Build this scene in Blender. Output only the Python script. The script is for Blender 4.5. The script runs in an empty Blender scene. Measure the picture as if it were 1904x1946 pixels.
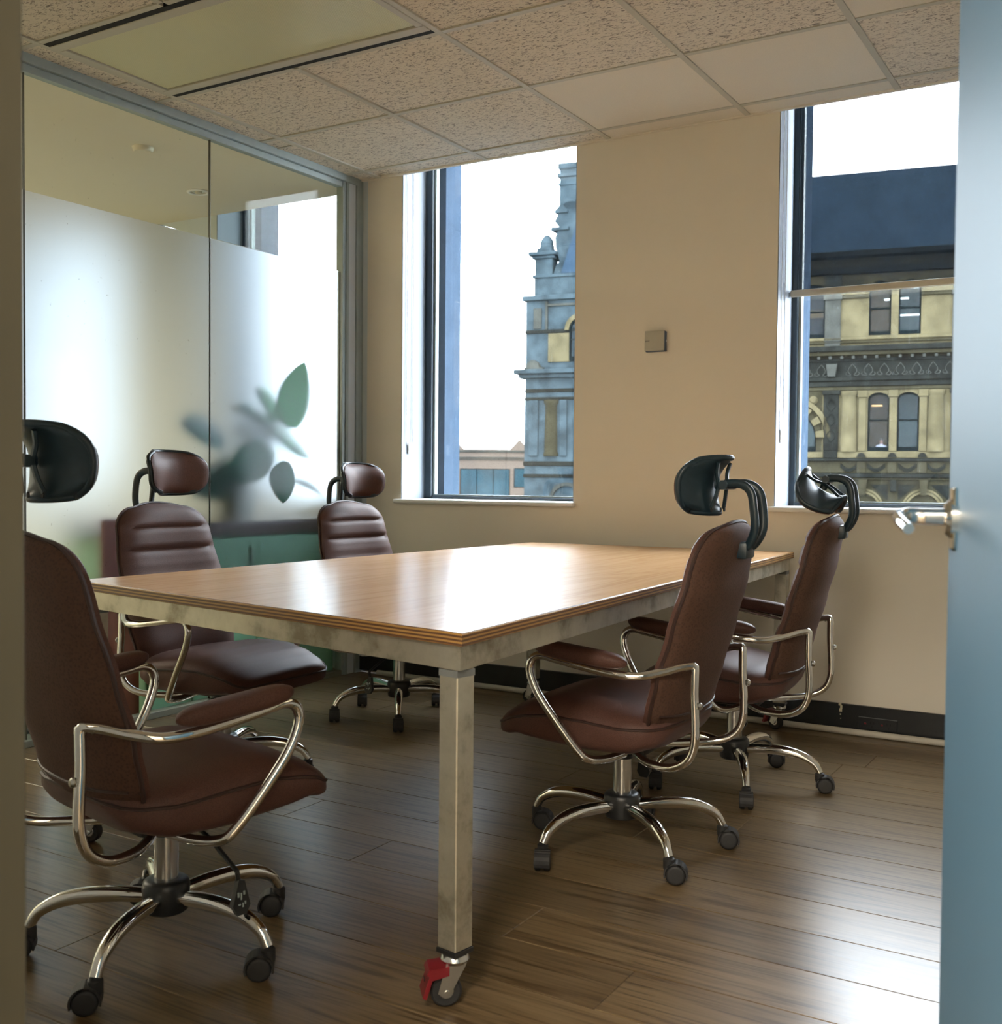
import bpy, bmesh, math, random
from mathutils import Vector, Matrix
from math import pi, sin, cos, radians

SC = bpy.context.scene
COL = SC.collection

# ------------------------------------------------------------------ camera, sky, exposure
cam_d = bpy.data.cameras.new('camera')
cam = bpy.data.objects.new('camera', cam_d)
COL.objects.link(cam)
right = Vector((0.85517, 0.51828, 0.00864))
up = Vector((-0.02299, 0.02128, 0.99951))
back = right.cross(up)
m = Matrix((right, up, back)).transposed().to_4x4()
m.translation = Vector((3.597, -4.570, 1.0594))
cam.matrix_world = m
cam_d.sensor_fit = 'HORIZONTAL'
cam_d.sensor_width = 36.0
cam_d.lens = 2069.56 / 1904 * 36.0
cam_d.clip_start = 0.02
cam_d.clip_end = 500
cam_d.dof.use_dof = True
cam_d.dof.focus_distance = 3.6
cam_d.dof.aperture_fstop = 8.0
SC.camera = cam

world = bpy.data.worlds.new('overcast_sky')
SC.world = world
world.use_nodes = True
wb = world.node_tree.nodes['Background']
wb.inputs[0].default_value = (0.93, 0.975, 1.03, 1)
wb.inputs[1].default_value = 15.0

vs = SC.view_settings
vs.view_transform = 'Standard'
vs.look = 'None'
vs.gamma = 1.0
vs.use_curve_mapping = False
vs.exposure = 0.72
SC.cycles.max_bounces = 10
SC.cycles.diffuse_bounces = 5
SC.cycles.glossy_bounces = 4
SC.cycles.transmission_bounces = 8
SC.cycles.transparent_max_bounces = 16
SC.cycles.sample_clamp_indirect = 6
SC.cycles.blur_glossy = 0.6


def area_lamp(name, loc, rot, sx, sy, power, color):
    d = bpy.data.lights.new(name, 'AREA')
    d.shape = 'RECTANGLE'; d.size = sx; d.size_y = sy; d.energy = power; d.color = color
    o = bpy.data.objects.new(name, d); COL.objects.link(o)
    o.location = loc; o.rotation_euler = rot
    return o

# unseen warm fill lights, added to brighten the room and the office next door
area_lamp('corridor_fill', (3.1, -5.5, 2.58), (0, 0, 0), 1.2, 0.6, 160, (1.0, 0.91, 0.77))
area_lamp('office_fill', (-3.2, -2.6, 2.55), (0, 0, 0), 1.2, 1.2, 110, (1.0, 0.85, 0.62))

# ------------------------------------------------------------------ materials
MATS = {}


def new_mat(name):
    mt = bpy.data.materials.new(name); mt.use_nodes = True
    MATS[name] = mt
    nt = mt.node_tree
    return mt, nt, nt.nodes['Principled BSDF']


def lk(nt, a, b): nt.links.new(a, b)


def nd(nt, typ, **kw):
    n = nt.nodes.new(typ)
    for k, v in kw.items():
        if k.startswith('i_'):
            n.inputs[int(k[2:])].default_value = v
        else:
            setattr(n, k, v)
    return n


def ramp(nt, fac, stops):
    r = nt.nodes.new('ShaderNodeValToRGB')
    e = r.color_ramp.elements
    while len(e) < len(stops): e.new(0.5)
    for q, (p, c) in zip(e, stops):
        q.position = p; q.color = (*c, 1)
    lk(nt, fac, r.inputs[0])
    return r


def simple(name, col, rough=0.5, metal=0.0, noise=0.0, nscale=30, bump=0.0, bscale=200, coat=0, spec=0.5, objrand=0.0, sheen=0):
    mt, nt, b = new_mat(name)
    b.inputs['Base Color'].default_value = (*col, 1)
    b.inputs['Roughness'].default_value = rough
    b.inputs['Metallic'].default_value = metal
    b.inputs['Coat Weight'].default_value = coat
    b.inputs['Specular IOR Level'].default_value = spec
    if sheen:
        b.inputs['Sheen Weight'].default_value = sheen
    tc = nd(nt, 'ShaderNodeTexCoord')
    if noise or objrand:
        n = nd(nt, 'ShaderNodeTexNoise'); n.inputs['Scale'].default_value = nscale; n.inputs['Detail'].default_value = 5
        lk(nt, tc.outputs['Object'], n.inputs['Vector'])
        val = n.outputs[0]
        r = ramp(nt, val, [(0.25, tuple(c * (1 - noise) for c in col)), (0.75, tuple(min(1, c * (1 + noise)) for c in col))])
        out = r.outputs[0]
        if objrand:
            oi = nd(nt, 'ShaderNodeObjectInfo')
            mr = nd(nt, 'ShaderNodeMapRange'); mr.inputs[3].default_value = 1 - objrand; mr.inputs[4].default_value = 1 + objrand
            lk(nt, oi.outputs['Random'], mr.inputs[0])
            mx = nd(nt, 'ShaderNodeVectorMath', operation='SCALE')
            lk(nt, out, mx.inputs[0]); lk(nt, mr.outputs[0], mx.inputs['Scale'])
            out = mx.outputs[0]
        lk(nt, out, b.inputs['Base Color'])
    if bump:
        n2 = nd(nt, 'ShaderNodeTexNoise'); n2.inputs['Scale'].default_value = bscale; n2.inputs['Detail'].default_value = 3
        lk(nt, tc.outputs['Object'], n2.inputs['Vector'])
        bp = nd(nt, 'ShaderNodeBump'); bp.inputs['Strength'].default_value = bump; bp.inputs['Distance'].default_value = 0.002
        lk(nt, n2.outputs[0], bp.inputs['Height']); lk(nt, bp.outputs[0], b.inputs['Normal'])
    return mt


simple('wall_paint', (0.74, 0.69, 0.595), 0.62, noise=0.02, nscale=2, bump=0.06, bscale=350, spec=0.25)
simple('office_paint', (0.56, 0.62, 0.64), 0.7, noise=0.02, nscale=2)
simple('white_trim', (0.82, 0.82, 0.80), 0.4, noise=0.02, nscale=8)
simple('office_ceiling', (0.74, 0.69, 0.58), 0.8, noise=0.015, nscale=1.5)
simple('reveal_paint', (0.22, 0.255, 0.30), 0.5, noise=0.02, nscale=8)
simple('tee_metal', (0.46, 0.44, 0.36), 0.45, noise=0.03, nscale=20)
simple('black_trim', (0.012, 0.014, 0.016), 0.35, noise=0.25, nscale=15)
simple('black_plastic', (0.014, 0.015, 0.016), 0.38, noise=0.15, nscale=60, bump=0.15, bscale=500)
simple('headrest_plastic', (0.011, 0.026, 0.036), 0.40, noise=0.15, nscale=60)
simple('chrome', (0.86, 0.86, 0.84), 0.07, 1.0, noise=0.02, nscale=10)
simple('column_steel', (0.66, 0.66, 0.64), 0.22, 1.0, noise=0.05, nscale=40)
simple('rubber', (0.02, 0.02, 0.021), 0.6, noise=0.2, nscale=40)
simple('red_pedal', (0.17, 0.006, 0.011), 0.4, noise=0.1, nscale=30)
simple('alu_frame', (0.30, 0.35, 0.34), 0.5, 0.25, noise=0.04, nscale=30)
simple('sill_rail', (0.20, 0.20, 0.15), 0.6, noise=0.05, nscale=30, spec=0.2)
simple('grey_panel', (0.52, 0.57, 0.60), 0.5, noise=0.02, nscale=10)
simple('dark_frame', (0.02, 0.035, 0.05), 0.35, noise=0.15, nscale=20)
simple('dark_hole', (0.004, 0.004, 0.005), 0.8, noise=0.1)
simple('conduit_white', (0.50, 0.47, 0.40), 0.45, noise=0.08, nscale=12)
simple('cream_plastic', (0.62, 0.57, 0.44), 0.4, noise=0.03, nscale=20)
simple('sensor_plastic', (0.42, 0.40, 0.33), 0.45, noise=0.03, nscale=20)
simple('sensor_side', (0.05, 0.08, 0.13), 0.4, noise=0.05)
simple('faint_ink', (0.20, 0.19, 0.17), 0.6, noise=0.05)
simple('pale_ink', (0.35, 0.42, 0.40), 0.6, noise=0.05)
simple('flake_paint', (0.62, 0.58, 0.42), 0.7, noise=0.1)
simple('door_paint', (0.075, 0.155, 0.235), 0.42, noise=0.04, nscale=3, spec=0.2)
simple('jamb_paint', (0.05, 0.044, 0.027), 0.5, noise=0.05, nscale=5)
simple('brass', (0.55, 0.42, 0.16), 0.18, 1.0, noise=0.08, nscale=20)
simple('cabinet_green', (0.22, 0.42, 0.29), 0.55, noise=0.05, nscale=6)
simple('cabinet_top', (0.07, 0.045, 0.04), 0.4, noise=0.2, nscale=9)
simple('red_board', (0.20, 0.06, 0.035), 0.5, noise=0.15, nscale=12)
simple('grey_box', (0.16, 0.17, 0.17), 0.6, noise=0.08, nscale=12)
simple('plant_pot', (0.16, 0.20, 0.17), 0.5, noise=0.15, nscale=20)
simple('soil', (0.05, 0.035, 0.02), 0.9, noise=0.4, nscale=60, bump=0.5, bscale=90)
simple('stem_green', (0.10, 0.16, 0.05), 0.5, noise=0.2, nscale=40)
simple('blind_cord', (0.62, 0.64, 0.66), 0.5, noise=0.05)
simple('blind_bar', (0.50, 0.45, 0.34), 0.45, noise=0.03)
simple('office_carpet', (0.26, 0.25, 0.19), 0.95, noise=0.25, nscale=120)
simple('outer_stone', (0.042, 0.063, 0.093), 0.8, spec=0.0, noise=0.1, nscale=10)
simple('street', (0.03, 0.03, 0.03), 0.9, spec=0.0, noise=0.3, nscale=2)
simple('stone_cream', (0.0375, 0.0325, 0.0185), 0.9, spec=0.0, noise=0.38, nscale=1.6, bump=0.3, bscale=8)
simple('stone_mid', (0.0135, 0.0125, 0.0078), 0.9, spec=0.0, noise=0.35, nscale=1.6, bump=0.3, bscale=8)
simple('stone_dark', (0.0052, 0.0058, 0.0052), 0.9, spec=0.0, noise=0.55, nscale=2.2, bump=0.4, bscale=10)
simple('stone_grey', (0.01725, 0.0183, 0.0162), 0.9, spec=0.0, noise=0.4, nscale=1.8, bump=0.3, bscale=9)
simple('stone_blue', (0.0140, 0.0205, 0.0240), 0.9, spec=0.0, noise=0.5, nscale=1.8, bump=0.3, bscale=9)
simple('roof_slate', (0.0105, 0.018, 0.027), 0.6, spec=0.0, noise=0.25, nscale=1.2)
simple('sash_dark', (0.002, 0.0035, 0.004), 0.6, spec=0.0, noise=0.1)
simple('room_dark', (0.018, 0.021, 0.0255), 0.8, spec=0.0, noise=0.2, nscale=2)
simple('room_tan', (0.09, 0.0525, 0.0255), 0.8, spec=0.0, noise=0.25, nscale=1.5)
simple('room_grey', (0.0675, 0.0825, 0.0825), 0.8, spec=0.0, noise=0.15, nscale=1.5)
simple('pink_render', (0.051, 0.0405, 0.033), 0.9, spec=0.0, noise=0.08, nscale=0.6)
simple('teal_glass', (0.0036, 0.015, 0.021), 0.12, spec=0.1, noise=0.5, nscale=0.5)
simple('skin', (0.30, 0.12, 0.085), 0.5, noise=0.06)
simple('shirt', (0.42, 0.34, 0.40), 0.8, noise=0.08)
simple('hair', (0.03, 0.022, 0.02), 0.6, noise=0.2)
simple('desk_grey', (0.06, 0.06, 0.065), 0.6, noise=0.1)


def mat_emit(name, col, s):
    mt, nt, b = new_mat(name)
    n = nd(nt, 'ShaderNodeTexNoise'); n.inputs['Scale'].default_value = 2
    r = ramp(nt, n.outputs[0], [(0, tuple(c * 0.95 for c in col)), (1, col)])
    lk(nt, r.outputs[0], b.inputs['Emission Color'])
    b.inputs['Base Color'].default_value = (*col, 1)
    b.inputs['Emission Strength'].default_value = s
mat_emit('tube_light', (1, 0.97, 0.9), 1.3)
mat_emit('orange_lamp', (1, 0.45, 0.12), 0.6)


def mat_tile(name, fiss):
    mt, nt, b = new_mat(name)
    tc = nd(nt, 'ShaderNodeTexCoord'); oi = nd(nt, 'ShaderNodeObjectInfo')
    ad = nd(nt, 'ShaderNodeVectorMath', operation='ADD'); mul = nd(nt, 'ShaderNodeVectorMath', operation='SCALE')
    comb = nd(nt, 'ShaderNodeCombineXYZ')
    lk(nt, oi.outputs['Random'], comb.inputs[0]); lk(nt, oi.outputs['Random'], comb.inputs[1])
    lk(nt, comb.outputs[0], mul.inputs[0]); mul.inputs['Scale'].default_value = 37
    lk(nt, tc.outputs['Object'], ad.inputs[0]); lk(nt, mul.outputs[0], ad.inputs[1])
    base = (0.66, 0.60, 0.50) if fiss else (0.70, 0.645, 0.54)
    if fiss:
        mp = nd(nt, 'ShaderNodeMapping'); mp.inputs['Scale'].default_value = (1.0, 2.3, 1.0)
        lk(nt, ad.outputs[0], mp.inputs[0])
        n = nd(nt, 'ShaderNodeTexNoise'); n.inputs['Scale'].default_value = 52; n.inputs['Detail'].default_value = 3; n.inputs['Roughness'].default_value = 0.6
        n.inputs['Distortion'].default_value = 1.2
        lk(nt, mp.outputs[0], n.inputs['Vector'])
        r = ramp(nt, n.outputs[0], [(0.38, (0.24, 0.215, 0.185)), (0.455, base), (0.70, tuple(c * 1.05 for c in base))])
        bp = nd(nt, 'ShaderNodeBump'); bp.inputs['Strength'].default_value = 0.5; bp.inputs['Distance'].default_value = 0.003
        lk(nt, r.outputs[0], bp.inputs['Height']); lk(nt, bp.outputs[0], b.inputs['Normal'])
    else:
        n = nd(nt, 'ShaderNodeTexNoise'); n.inputs['Scale'].default_value = 220; n.inputs['Detail'].default_value = 2
        lk(nt, ad.outputs[0], n.inputs['Vector'])
        r = ramp(nt, n.outputs[0], [(0.35, tuple(c * 0.95 for c in base)), (0.65, base)])
    lk(nt, r.outputs[0], b.inputs['Base Color'])
    b.inputs['Roughness'].default_value = 0.9
    b.inputs['Specular IOR Level'].default_value = 0.1
mat_tile('tile_fissured', True)
mat_tile('tile_plain', False)


def mat_wood(name, stops, long_axis, rough, scale=1.0, coat=0.0, objrand=0.12, rings=0.9, fine=0.62, bump=0.05):
    mt, nt, b = new_mat(name)
    tc = nd(nt, 'ShaderNodeTexCoord'); oi = nd(nt, 'ShaderNodeObjectInfo')
    comb = nd(nt, 'ShaderNodeCombineXYZ')
    for i in range(3): lk(nt, oi.outputs['Random'], comb.inputs[i])
    mul = nd(nt, 'ShaderNodeVectorMath', operation='SCALE'); mul.inputs['Scale'].default_value = 53
    lk(nt, comb.outputs[0], mul.inputs[0])
    ad = nd(nt, 'ShaderNodeVectorMath', operation='ADD')
    lk(nt, tc.outputs['Object'], ad.inputs[0]); lk(nt, mul.outputs[0], ad.inputs[1])
    mp = nd(nt, 'ShaderNodeMapping')
    s = [14 * scale, 14 * scale, 14 * scale]; s[long_axis] = 1.1 * scale
    mp.inputs['Scale'].default_value = s
    lk(nt, ad.outputs[0], mp.inputs[0])
    n = nd(nt, 'ShaderNodeTexNoise'); n.inputs['Scale'].default_value = 1.0; n.inputs['Detail'].default_value = 4; n.inputs['Distortion'].default_value = 0.9
    lk(nt, mp.outputs[0], n.inputs['Vector'])
    mp2 = nd(nt, 'ShaderNodeMapping'); s2 = [150 * scale] * 3; s2[long_axis] = 5 * scale
    mp2.inputs['Scale'].default_value = s2; lk(nt, ad.outputs[0], mp2.inputs[0])
    n2 = nd(nt, 'ShaderNodeTexNoise'); n2.inputs['Scale'].default_value = 1.0; n2.inputs['Detail'].default_value = 2
    lk(nt, mp2.outputs[0], n2.inputs['Vector'])
    mw = nd(nt, 'ShaderNodeMath', operation='MULTIPLY'); lk(nt, n.outputs[0], mw.inputs[0]); mw.inputs[1].default_value = 6.0
    fr = nd(nt, 'ShaderNodeMath', operation='PINGPONG'); lk(nt, mw.outputs[0], fr.inputs[0]); fr.inputs[1].default_value = 0.5
    a1 = nd(nt, 'ShaderNodeMath', operation='MULTIPLY_ADD'); lk(nt, fr.outputs[0], a1.inputs[0]); a1.inputs[1].default_value = rings
    sc2 = nd(nt, 'ShaderNodeMath', operation='MULTIPLY'); lk(nt, n2.outputs[0], sc2.inputs[0]); sc2.inputs[1].default_value = fine
    lk(nt, sc2.outputs[0], a1.inputs[2])
    r = ramp(nt, a1.outputs[0], stops)
    mr = nd(nt, 'ShaderNodeMapRange'); mr.inputs[3].default_value = 1 - objrand; mr.inputs[4].default_value = 1 + objrand
    lk(nt, oi.outputs['Random'], mr.inputs[0])
    mx = nd(nt, 'ShaderNodeVectorMath', operation='SCALE'); lk(nt, r.outputs[0], mx.inputs[0]); lk(nt, mr.outputs[0], mx.inputs['Scale'])
    lk(nt, mx.outputs[0], b.inputs['Base Color'])
    rr = nd(nt, 'ShaderNodeMapRange'); rr.inputs[3].default_value = rough * 0.96; rr.inputs[4].default_value = rough * 1.05
    lk(nt, a1.outputs[0], rr.inputs[0]); lk(nt, rr.outputs[0], b.inputs['Roughness'])
    b.inputs['Coat Weight'].default_value = coat
    b.inputs['Coat Roughness'].default_value = 0.12
    if bump:
        bp = nd(nt, 'ShaderNodeBump'); bp.inputs['Strength'].default_value = bump; bp.inputs['Distance'].default_value = 0.001
        lk(nt, a1.outputs[0], bp.inputs['Height']); lk(nt, bp.outputs[0], b.inputs['Normal'])
    return mt
mat_wood('floor_oak', [(0.36, (0.070, 0.043, 0.019)), (0.52, (0.130, 0.087, 0.042)), (0.72, (0.165, 0.116, 0.060))], 0, 0.30, scale=0.9, objrand=0.12, rings=0.55, fine=0.85, bump=0.03)
mat_wood('table_wood', [(0.2, (0.64, 0.36, 0.175)), (0.5, (0.70, 0.41, 0.205)), (0.85, (0.74, 0.45, 0.235))], 1, 0.23, scale=0.6, coat=0.0, objrand=0.0, bump=0.012)
MATS['table_wood'].node_tree.nodes['Principled BSDF'].inputs['Specular IOR Level'].default_value = 0.55


def mat_ply():
    mt, nt, b = new_mat('plywood_edge')
    tc = nd(nt, 'ShaderNodeTexCoord'); sp = nd(nt, 'ShaderNodeSeparateXYZ'); lk(nt, tc.outputs['Object'], sp.inputs[0])
    n = nd(nt, 'ShaderNodeTexNoise'); n.inputs['Scale'].default_value = 9; lk(nt, tc.outputs['Object'], n.inputs['Vector'])
    ma = nd(nt, 'ShaderNodeMath', operation='MULTIPLY_ADD'); lk(nt, n.outputs[0], ma.inputs[0]); ma.inputs[1].default_value = 0.002; lk(nt, sp.outputs[2], ma.inputs[2])
    mm = nd(nt, 'ShaderNodeMath', operation='MULTIPLY'); lk(nt, ma.outputs[0], mm.inputs[0]); mm.inputs[1].default_value = 260
    pp = nd(nt, 'ShaderNodeMath', operation='PINGPONG'); lk(nt, mm.outputs[0], pp.inputs[0]); pp.inputs[1].default_value = 1.0
    r = ramp(nt, pp.outputs[0], [(0.30, (0.10, 0.045, 0.022)), (0.5, (0.20, 0.09, 0.035)), (0.62, (0.42, 0.24, 0.07))])
    lk(nt, r.outputs[0], b.inputs['Base Color']); b.inputs['Roughness'].default_value = 0.4
mat_ply()


def mat_steel():
    mt, nt, b = new_mat('raw_steel')
    tc = nd(nt, 'ShaderNodeTexCoord')
    n = nd(nt, 'ShaderNodeTexNoise'); n.inputs['Scale'].default_value = 7; n.inputs['Detail'].default_value = 6; n.inputs['Roughness'].default_value = 0.65
    lk(nt, tc.outputs['Object'], n.inputs['Vector'])
    r = ramp(nt, n.outputs[0], [(0.36, (0.30, 0.27, 0.20)), (0.50, (0.50, 0.47, 0.38)), (0.7, (0.60, 0.57, 0.47))])
    lk(nt, r.outputs[0], b.inputs['Base Color'])
    rr = ramp(nt, n.outputs[0], [(0.36, (0.5,) * 3), (0.6, (0.33,) * 3)])
    lk(nt, rr.outputs[0], b.inputs['Roughness'])
    b.inputs['Metallic'].default_value = 0.75
mat_steel()


def mat_fabric(name, col, scale, rough):
    mt, nt, b = new_mat(name)
    tc = nd(nt, 'ShaderNodeTexCoord')
    v = nd(nt, 'ShaderNodeTexVoronoi'); v.inputs['Scale'].default_value = scale
    lk(nt, tc.outputs['Object'], v.inputs['Vector'])
    r = ramp(nt, v.outputs['Distance'], [(0.1, tuple(c * 0.62 for c in col)), (0.55, col)])
    n = nd(nt, 'ShaderNodeTexNoise'); n.inputs['Scale'].default_value = 6; lk(nt, tc.outputs['Object'], n.inputs['Vector'])
    mr = nd(nt, 'ShaderNodeMapRange'); mr.inputs[3].default_value = 0.88; mr.inputs[4].default_value = 1.12; lk(nt, n.outputs[0], mr.inputs[0])
    mx = nd(nt, 'ShaderNodeVectorMath', operation='SCALE'); lk(nt, r.outputs[0], mx.inputs[0]); lk(nt, mr.outputs[0], mx.inputs['Scale'])
    lk(nt, mx.outputs[0], b.inputs['Base Color'])
    b.inputs['Roughness'].default_value = rough
    b.inputs['Sheen Weight'].default_value = 0.08
    b.inputs['Specular IOR Level'].default_value = 0.2
    b.inputs['Sheen Roughness'].default_value = 0.35
    b.inputs['Sheen Tint'].default_value = (0.8, 0.55, 0.5, 1)
    bp = nd(nt, 'ShaderNodeBump'); bp.inputs['Strength'].default_value = 0.25; bp.inputs['Distance'].default_value = 0.001
    lk(nt, v.outputs['Distance'], bp.inputs['Height']); lk(nt, bp.outputs[0], b.inputs['Normal'])
mat_fabric('brown_fabric', (0.098, 0.047, 0.036), 420, 0.5)
mat_fabric('brown_mesh', (0.088, 0.046, 0.031), 150, 0.7)
simple('brown_piping', (0.040, 0.019, 0.015), 0.5, noise=0.1)


def mat_diffuser():
    mt, nt, b = new_mat('prismatic_diffuser')
    tc = nd(nt, 'ShaderNodeTexCoord')
    w = nd(nt, 'ShaderNodeTexWave'); w.inputs['Scale'].default_value = 42; w.wave_type = 'BANDS'; w.bands_direction = 'X'
    lk(nt, tc.outputs['Object'], w.inputs['Vector'])
    r = ramp(nt, w.outputs[0], [(0.0, (0.50, 0.49, 0.29)), (1.0, (0.64, 0.63, 0.40))])
    lk(nt, r.outputs[0], b.inputs['Base Color'])
    bp = nd(nt, 'ShaderNodeBump'); bp.inputs['Strength'].default_value = 0.3; bp.inputs['Distance'].default_value = 0.002
    lk(nt, w.outputs[0], bp.inputs['Height']); lk(nt, bp.outputs[0], b.inputs['Normal'])
    b.inputs['Roughness'].default_value = 0.35
mat_diffuser()


def clear_glass_nodes(nt, tint, refl_rough=0.02, base=0.04, edge=0.9):
    tr = nd(nt, 'ShaderNodeBsdfTransparent'); tr.inputs[0].default_value = (*tint, 1)
    gl = nd(nt, 'ShaderNodeBsdfGlossy'); gl.inputs['Roughness'].default_value = refl_rough
    lw = nd(nt, 'ShaderNodeLayerWeight'); lw.inputs['Blend'].default_value = 0.5
    pw = nd(nt, 'ShaderNodeMath', operation='POWER'); lk(nt, lw.outputs['Facing'], pw.inputs[0]); pw.inputs[1].default_value = 5.0
    fr = nd(nt, 'ShaderNodeMath', operation='MULTIPLY_ADD'); lk(nt, pw.outputs[0], fr.inputs[0]); fr.inputs[1].default_value = edge; fr.inputs[2].default_value = base
    mx = nd(nt, 'ShaderNodeMixShader')
    lk(nt, fr.outputs[0], mx.inputs[0]); lk(nt, tr.outputs[0], mx.inputs[1]); lk(nt, gl.outputs[0], mx.inputs[2])
    return mx


def mat_window_glass(name, tint):
    # old rain-streaked window pane: clear glass with specks and vertical runs of dirt
    mt, nt, b = new_mat(name)
    nt.nodes.remove(b)
    out = nt.nodes['Material Output']
    mx = clear_glass_nodes(nt, tint)
    tc = nd(nt, 'ShaderNodeTexCoord')
    mp = nd(nt, 'ShaderNodeMapping'); mp.inputs['Scale'].default_value = (120, 120, 5); lk(nt, tc.outputs['Object'], mp.inputs[0])
    n = nd(nt, 'ShaderNodeTexNoise'); n.inputs['Scale'].default_value = 1; n.inputs['Detail'].default_value = 4; lk(nt, mp.outputs[0], n.inputs['Vector'])
    s1 = ramp(nt, n.outputs[0], [(0.52, (0,) * 3), (0.80, (0.008,) * 3)])
    n3 = nd(nt, 'ShaderNodeTexNoise'); n3.inputs['Scale'].default_value = 150; n3.inputs['Detail'].default_value = 3; lk(nt, tc.outputs['Object'], n3.inputs['Vector'])
    s2 = ramp(nt, n3.outputs[0], [(0.66, (0,) * 3), (0.72, (0.030,) * 3)])
    ad = nd(nt, 'ShaderNodeMath', operation='ADD'); lk(nt, s1.outputs[0], ad.inputs[0]); lk(nt, s2.outputs[0], ad.inputs[1])
    a2 = nd(nt, 'ShaderNodeMath', operation='ADD'); lk(nt, ad.outputs[0], a2.inputs[0]); a2.inputs[1].default_value = 0.0004
    tl = nd(nt, 'ShaderNodeBsdfTranslucent'); tl.inputs[0].default_value = (0.55, 0.62, 0.68, 1)
    m2 = nd(nt, 'ShaderNodeMixShader'); lk(nt, a2.outputs[0], m2.inputs[0]); lk(nt, mx.outputs[0], m2.inputs[1]); lk(nt, tl.outputs[0], m2.inputs[2])
    lk(nt, m2.outputs[0], out.inputs[0])
mat_window_glass('dirty_window_glass', (0.93, 0.96, 0.98))
mat_window_glass('dimmed_window_glass', (0.42, 0.45, 0.46))  # dark tint added to dim the daylight through the office windows


def mat_partition():
    # toughened glass, etched film up to 2.16 m, clear above; slight green tint
    mt, nt, b = new_mat('partition_glass')
    nt.nodes.remove(b)
    out = nt.nodes['Material Output']
    clear = clear_glass_nodes(nt, (0.955, 0.98, 0.955), base=0.008, edge=0.4)
    tc = nd(nt, 'ShaderNodeNewGeometry'); sp = nd(nt, 'ShaderNodeSeparateXYZ'); lk(nt, tc.outputs['Position'], sp.inputs[0])
    gt = nd(nt, 'ShaderNodeMath', operation='GREATER_THAN'); lk(nt, sp.outputs[2], gt.inputs[0]); gt.inputs[1].default_value = 2.155
    g = nd(nt, 'ShaderNodeBsdfRefraction'); g.inputs['IOR'].default_value = 1.35
    g.inputs['Color'].default_value = (0.91, 0.935, 0.96, 1); g.distribution = 'BECKMANN'
    lt_ = nd(nt, 'ShaderNodeMath', operation='LESS_THAN'); lk(nt, sp.outputs[0], lt_.inputs[0]); lt_.inputs[1].default_value = -0.166
    ro = nd(nt, 'ShaderNodeMath', operation='MULTIPLY_ADD'); lk(nt, lt_.outputs[0], ro.inputs[0]); ro.inputs[1].default_value = 0.46; ro.inputs[2].default_value = 0.05
    lk(nt, ro.outputs[0], g.inputs['Roughness'])
    gg = nd(nt, 'ShaderNodeBsdfGlossy'); gg.inputs['Roughness'].default_value = 0.12
    gm = nd(nt, 'ShaderNodeMixShader'); gm.inputs[0].default_value = 0.006
    lk(nt, g.outputs[0], gm.inputs[1]); lk(nt, gg.outputs[0], gm.inputs[2])
    g = gm
    m = nd(nt, 'ShaderNodeMixShader'); 
    lo = nd(nt, 'ShaderNodeMath', operation='LESS_THAN'); lk(nt, sp.outputs[2], lo.inputs[0]); lo.inputs[1].default_value = 0.60
    mxx = nd(nt, 'ShaderNodeMath', operation='MAXIMUM'); lk(nt, gt.outputs[0], mxx.inputs[0]); lk(nt, lo.outputs[0], mxx.inputs[1])
    lk(nt, mxx.outputs[0], m.inputs[0]); lk(nt, g.outputs[0], m.inputs[1]); lk(nt, clear.outputs[0], m.inputs[2])
    n = nd(nt, 'ShaderNodeTexNoise'); n.inputs['Scale'].default_value = 60; n.inputs['Detail'].default_value = 3
    tc2 = nd(nt, 'ShaderNodeTexCoord'); lk(nt, tc2.outputs['Object'], n.inputs['Vector'])
    s = ramp(nt, n.outputs[0], [(0.72, (0,) * 3), (0.78, (0.25,) * 3)])
    tl = nd(nt, 'ShaderNodeBsdfTranslucent'); tl.inputs[0].default_value = (0.7, 0.75, 0.72, 1)
    m3 = nd(nt, 'ShaderNodeMixShader'); lk(nt, s.outputs[0], m3.inputs[0]); lk(nt, m.outputs[0], m3.inputs[1]); lk(nt, tl.outputs[0], m3.inputs[2])
    lk(nt, m3.outputs[0], out.inputs[0])
mat_partition()


def mat_blind():
    mt, nt, b = new_mat('screen_fabric')
    nt.nodes.remove(b)
    out = nt.nodes['Material Output']
    tc = nd(nt, 'ShaderNodeTexCoord')
    n = nd(nt, 'ShaderNodeTexNoise'); n.inputs['Scale'].default_value = 500; lk(nt, tc.outputs['Object'], n.inputs['Vector'])
    tr = nd(nt, 'ShaderNodeBsdfTransparent')
    df = nd(nt, 'ShaderNodeBsdfDiffuse'); df.inputs[0].default_value = (0.05, 0.07, 0.09, 1)
    tl = nd(nt, 'ShaderNodeBsdfTranslucent'); tl.inputs[0].default_value = (0.004, 0.006, 0.008, 1)
    m1 = nd(nt, 'ShaderNodeMixShader'); m1.inputs[0].default_value = 0.5; lk(nt, df.outputs[0], m1.inputs[1]); lk(nt, tl.outputs[0], m1.inputs[2])
    r = ramp(nt, n.outputs[0], [(0.4, (0.36,) * 3), (0.6, (0.48,) * 3)])
    m2 = nd(nt, 'ShaderNodeMixShader'); lk(nt, r.outputs[0], m2.inputs[0]); lk(nt, m1.outputs[0], m2.inputs[1]); lk(nt, tr.outputs[0], m2.inputs[2])
    lk(nt, m2.outputs[0], out.inputs[0])
mat_blind()


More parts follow.
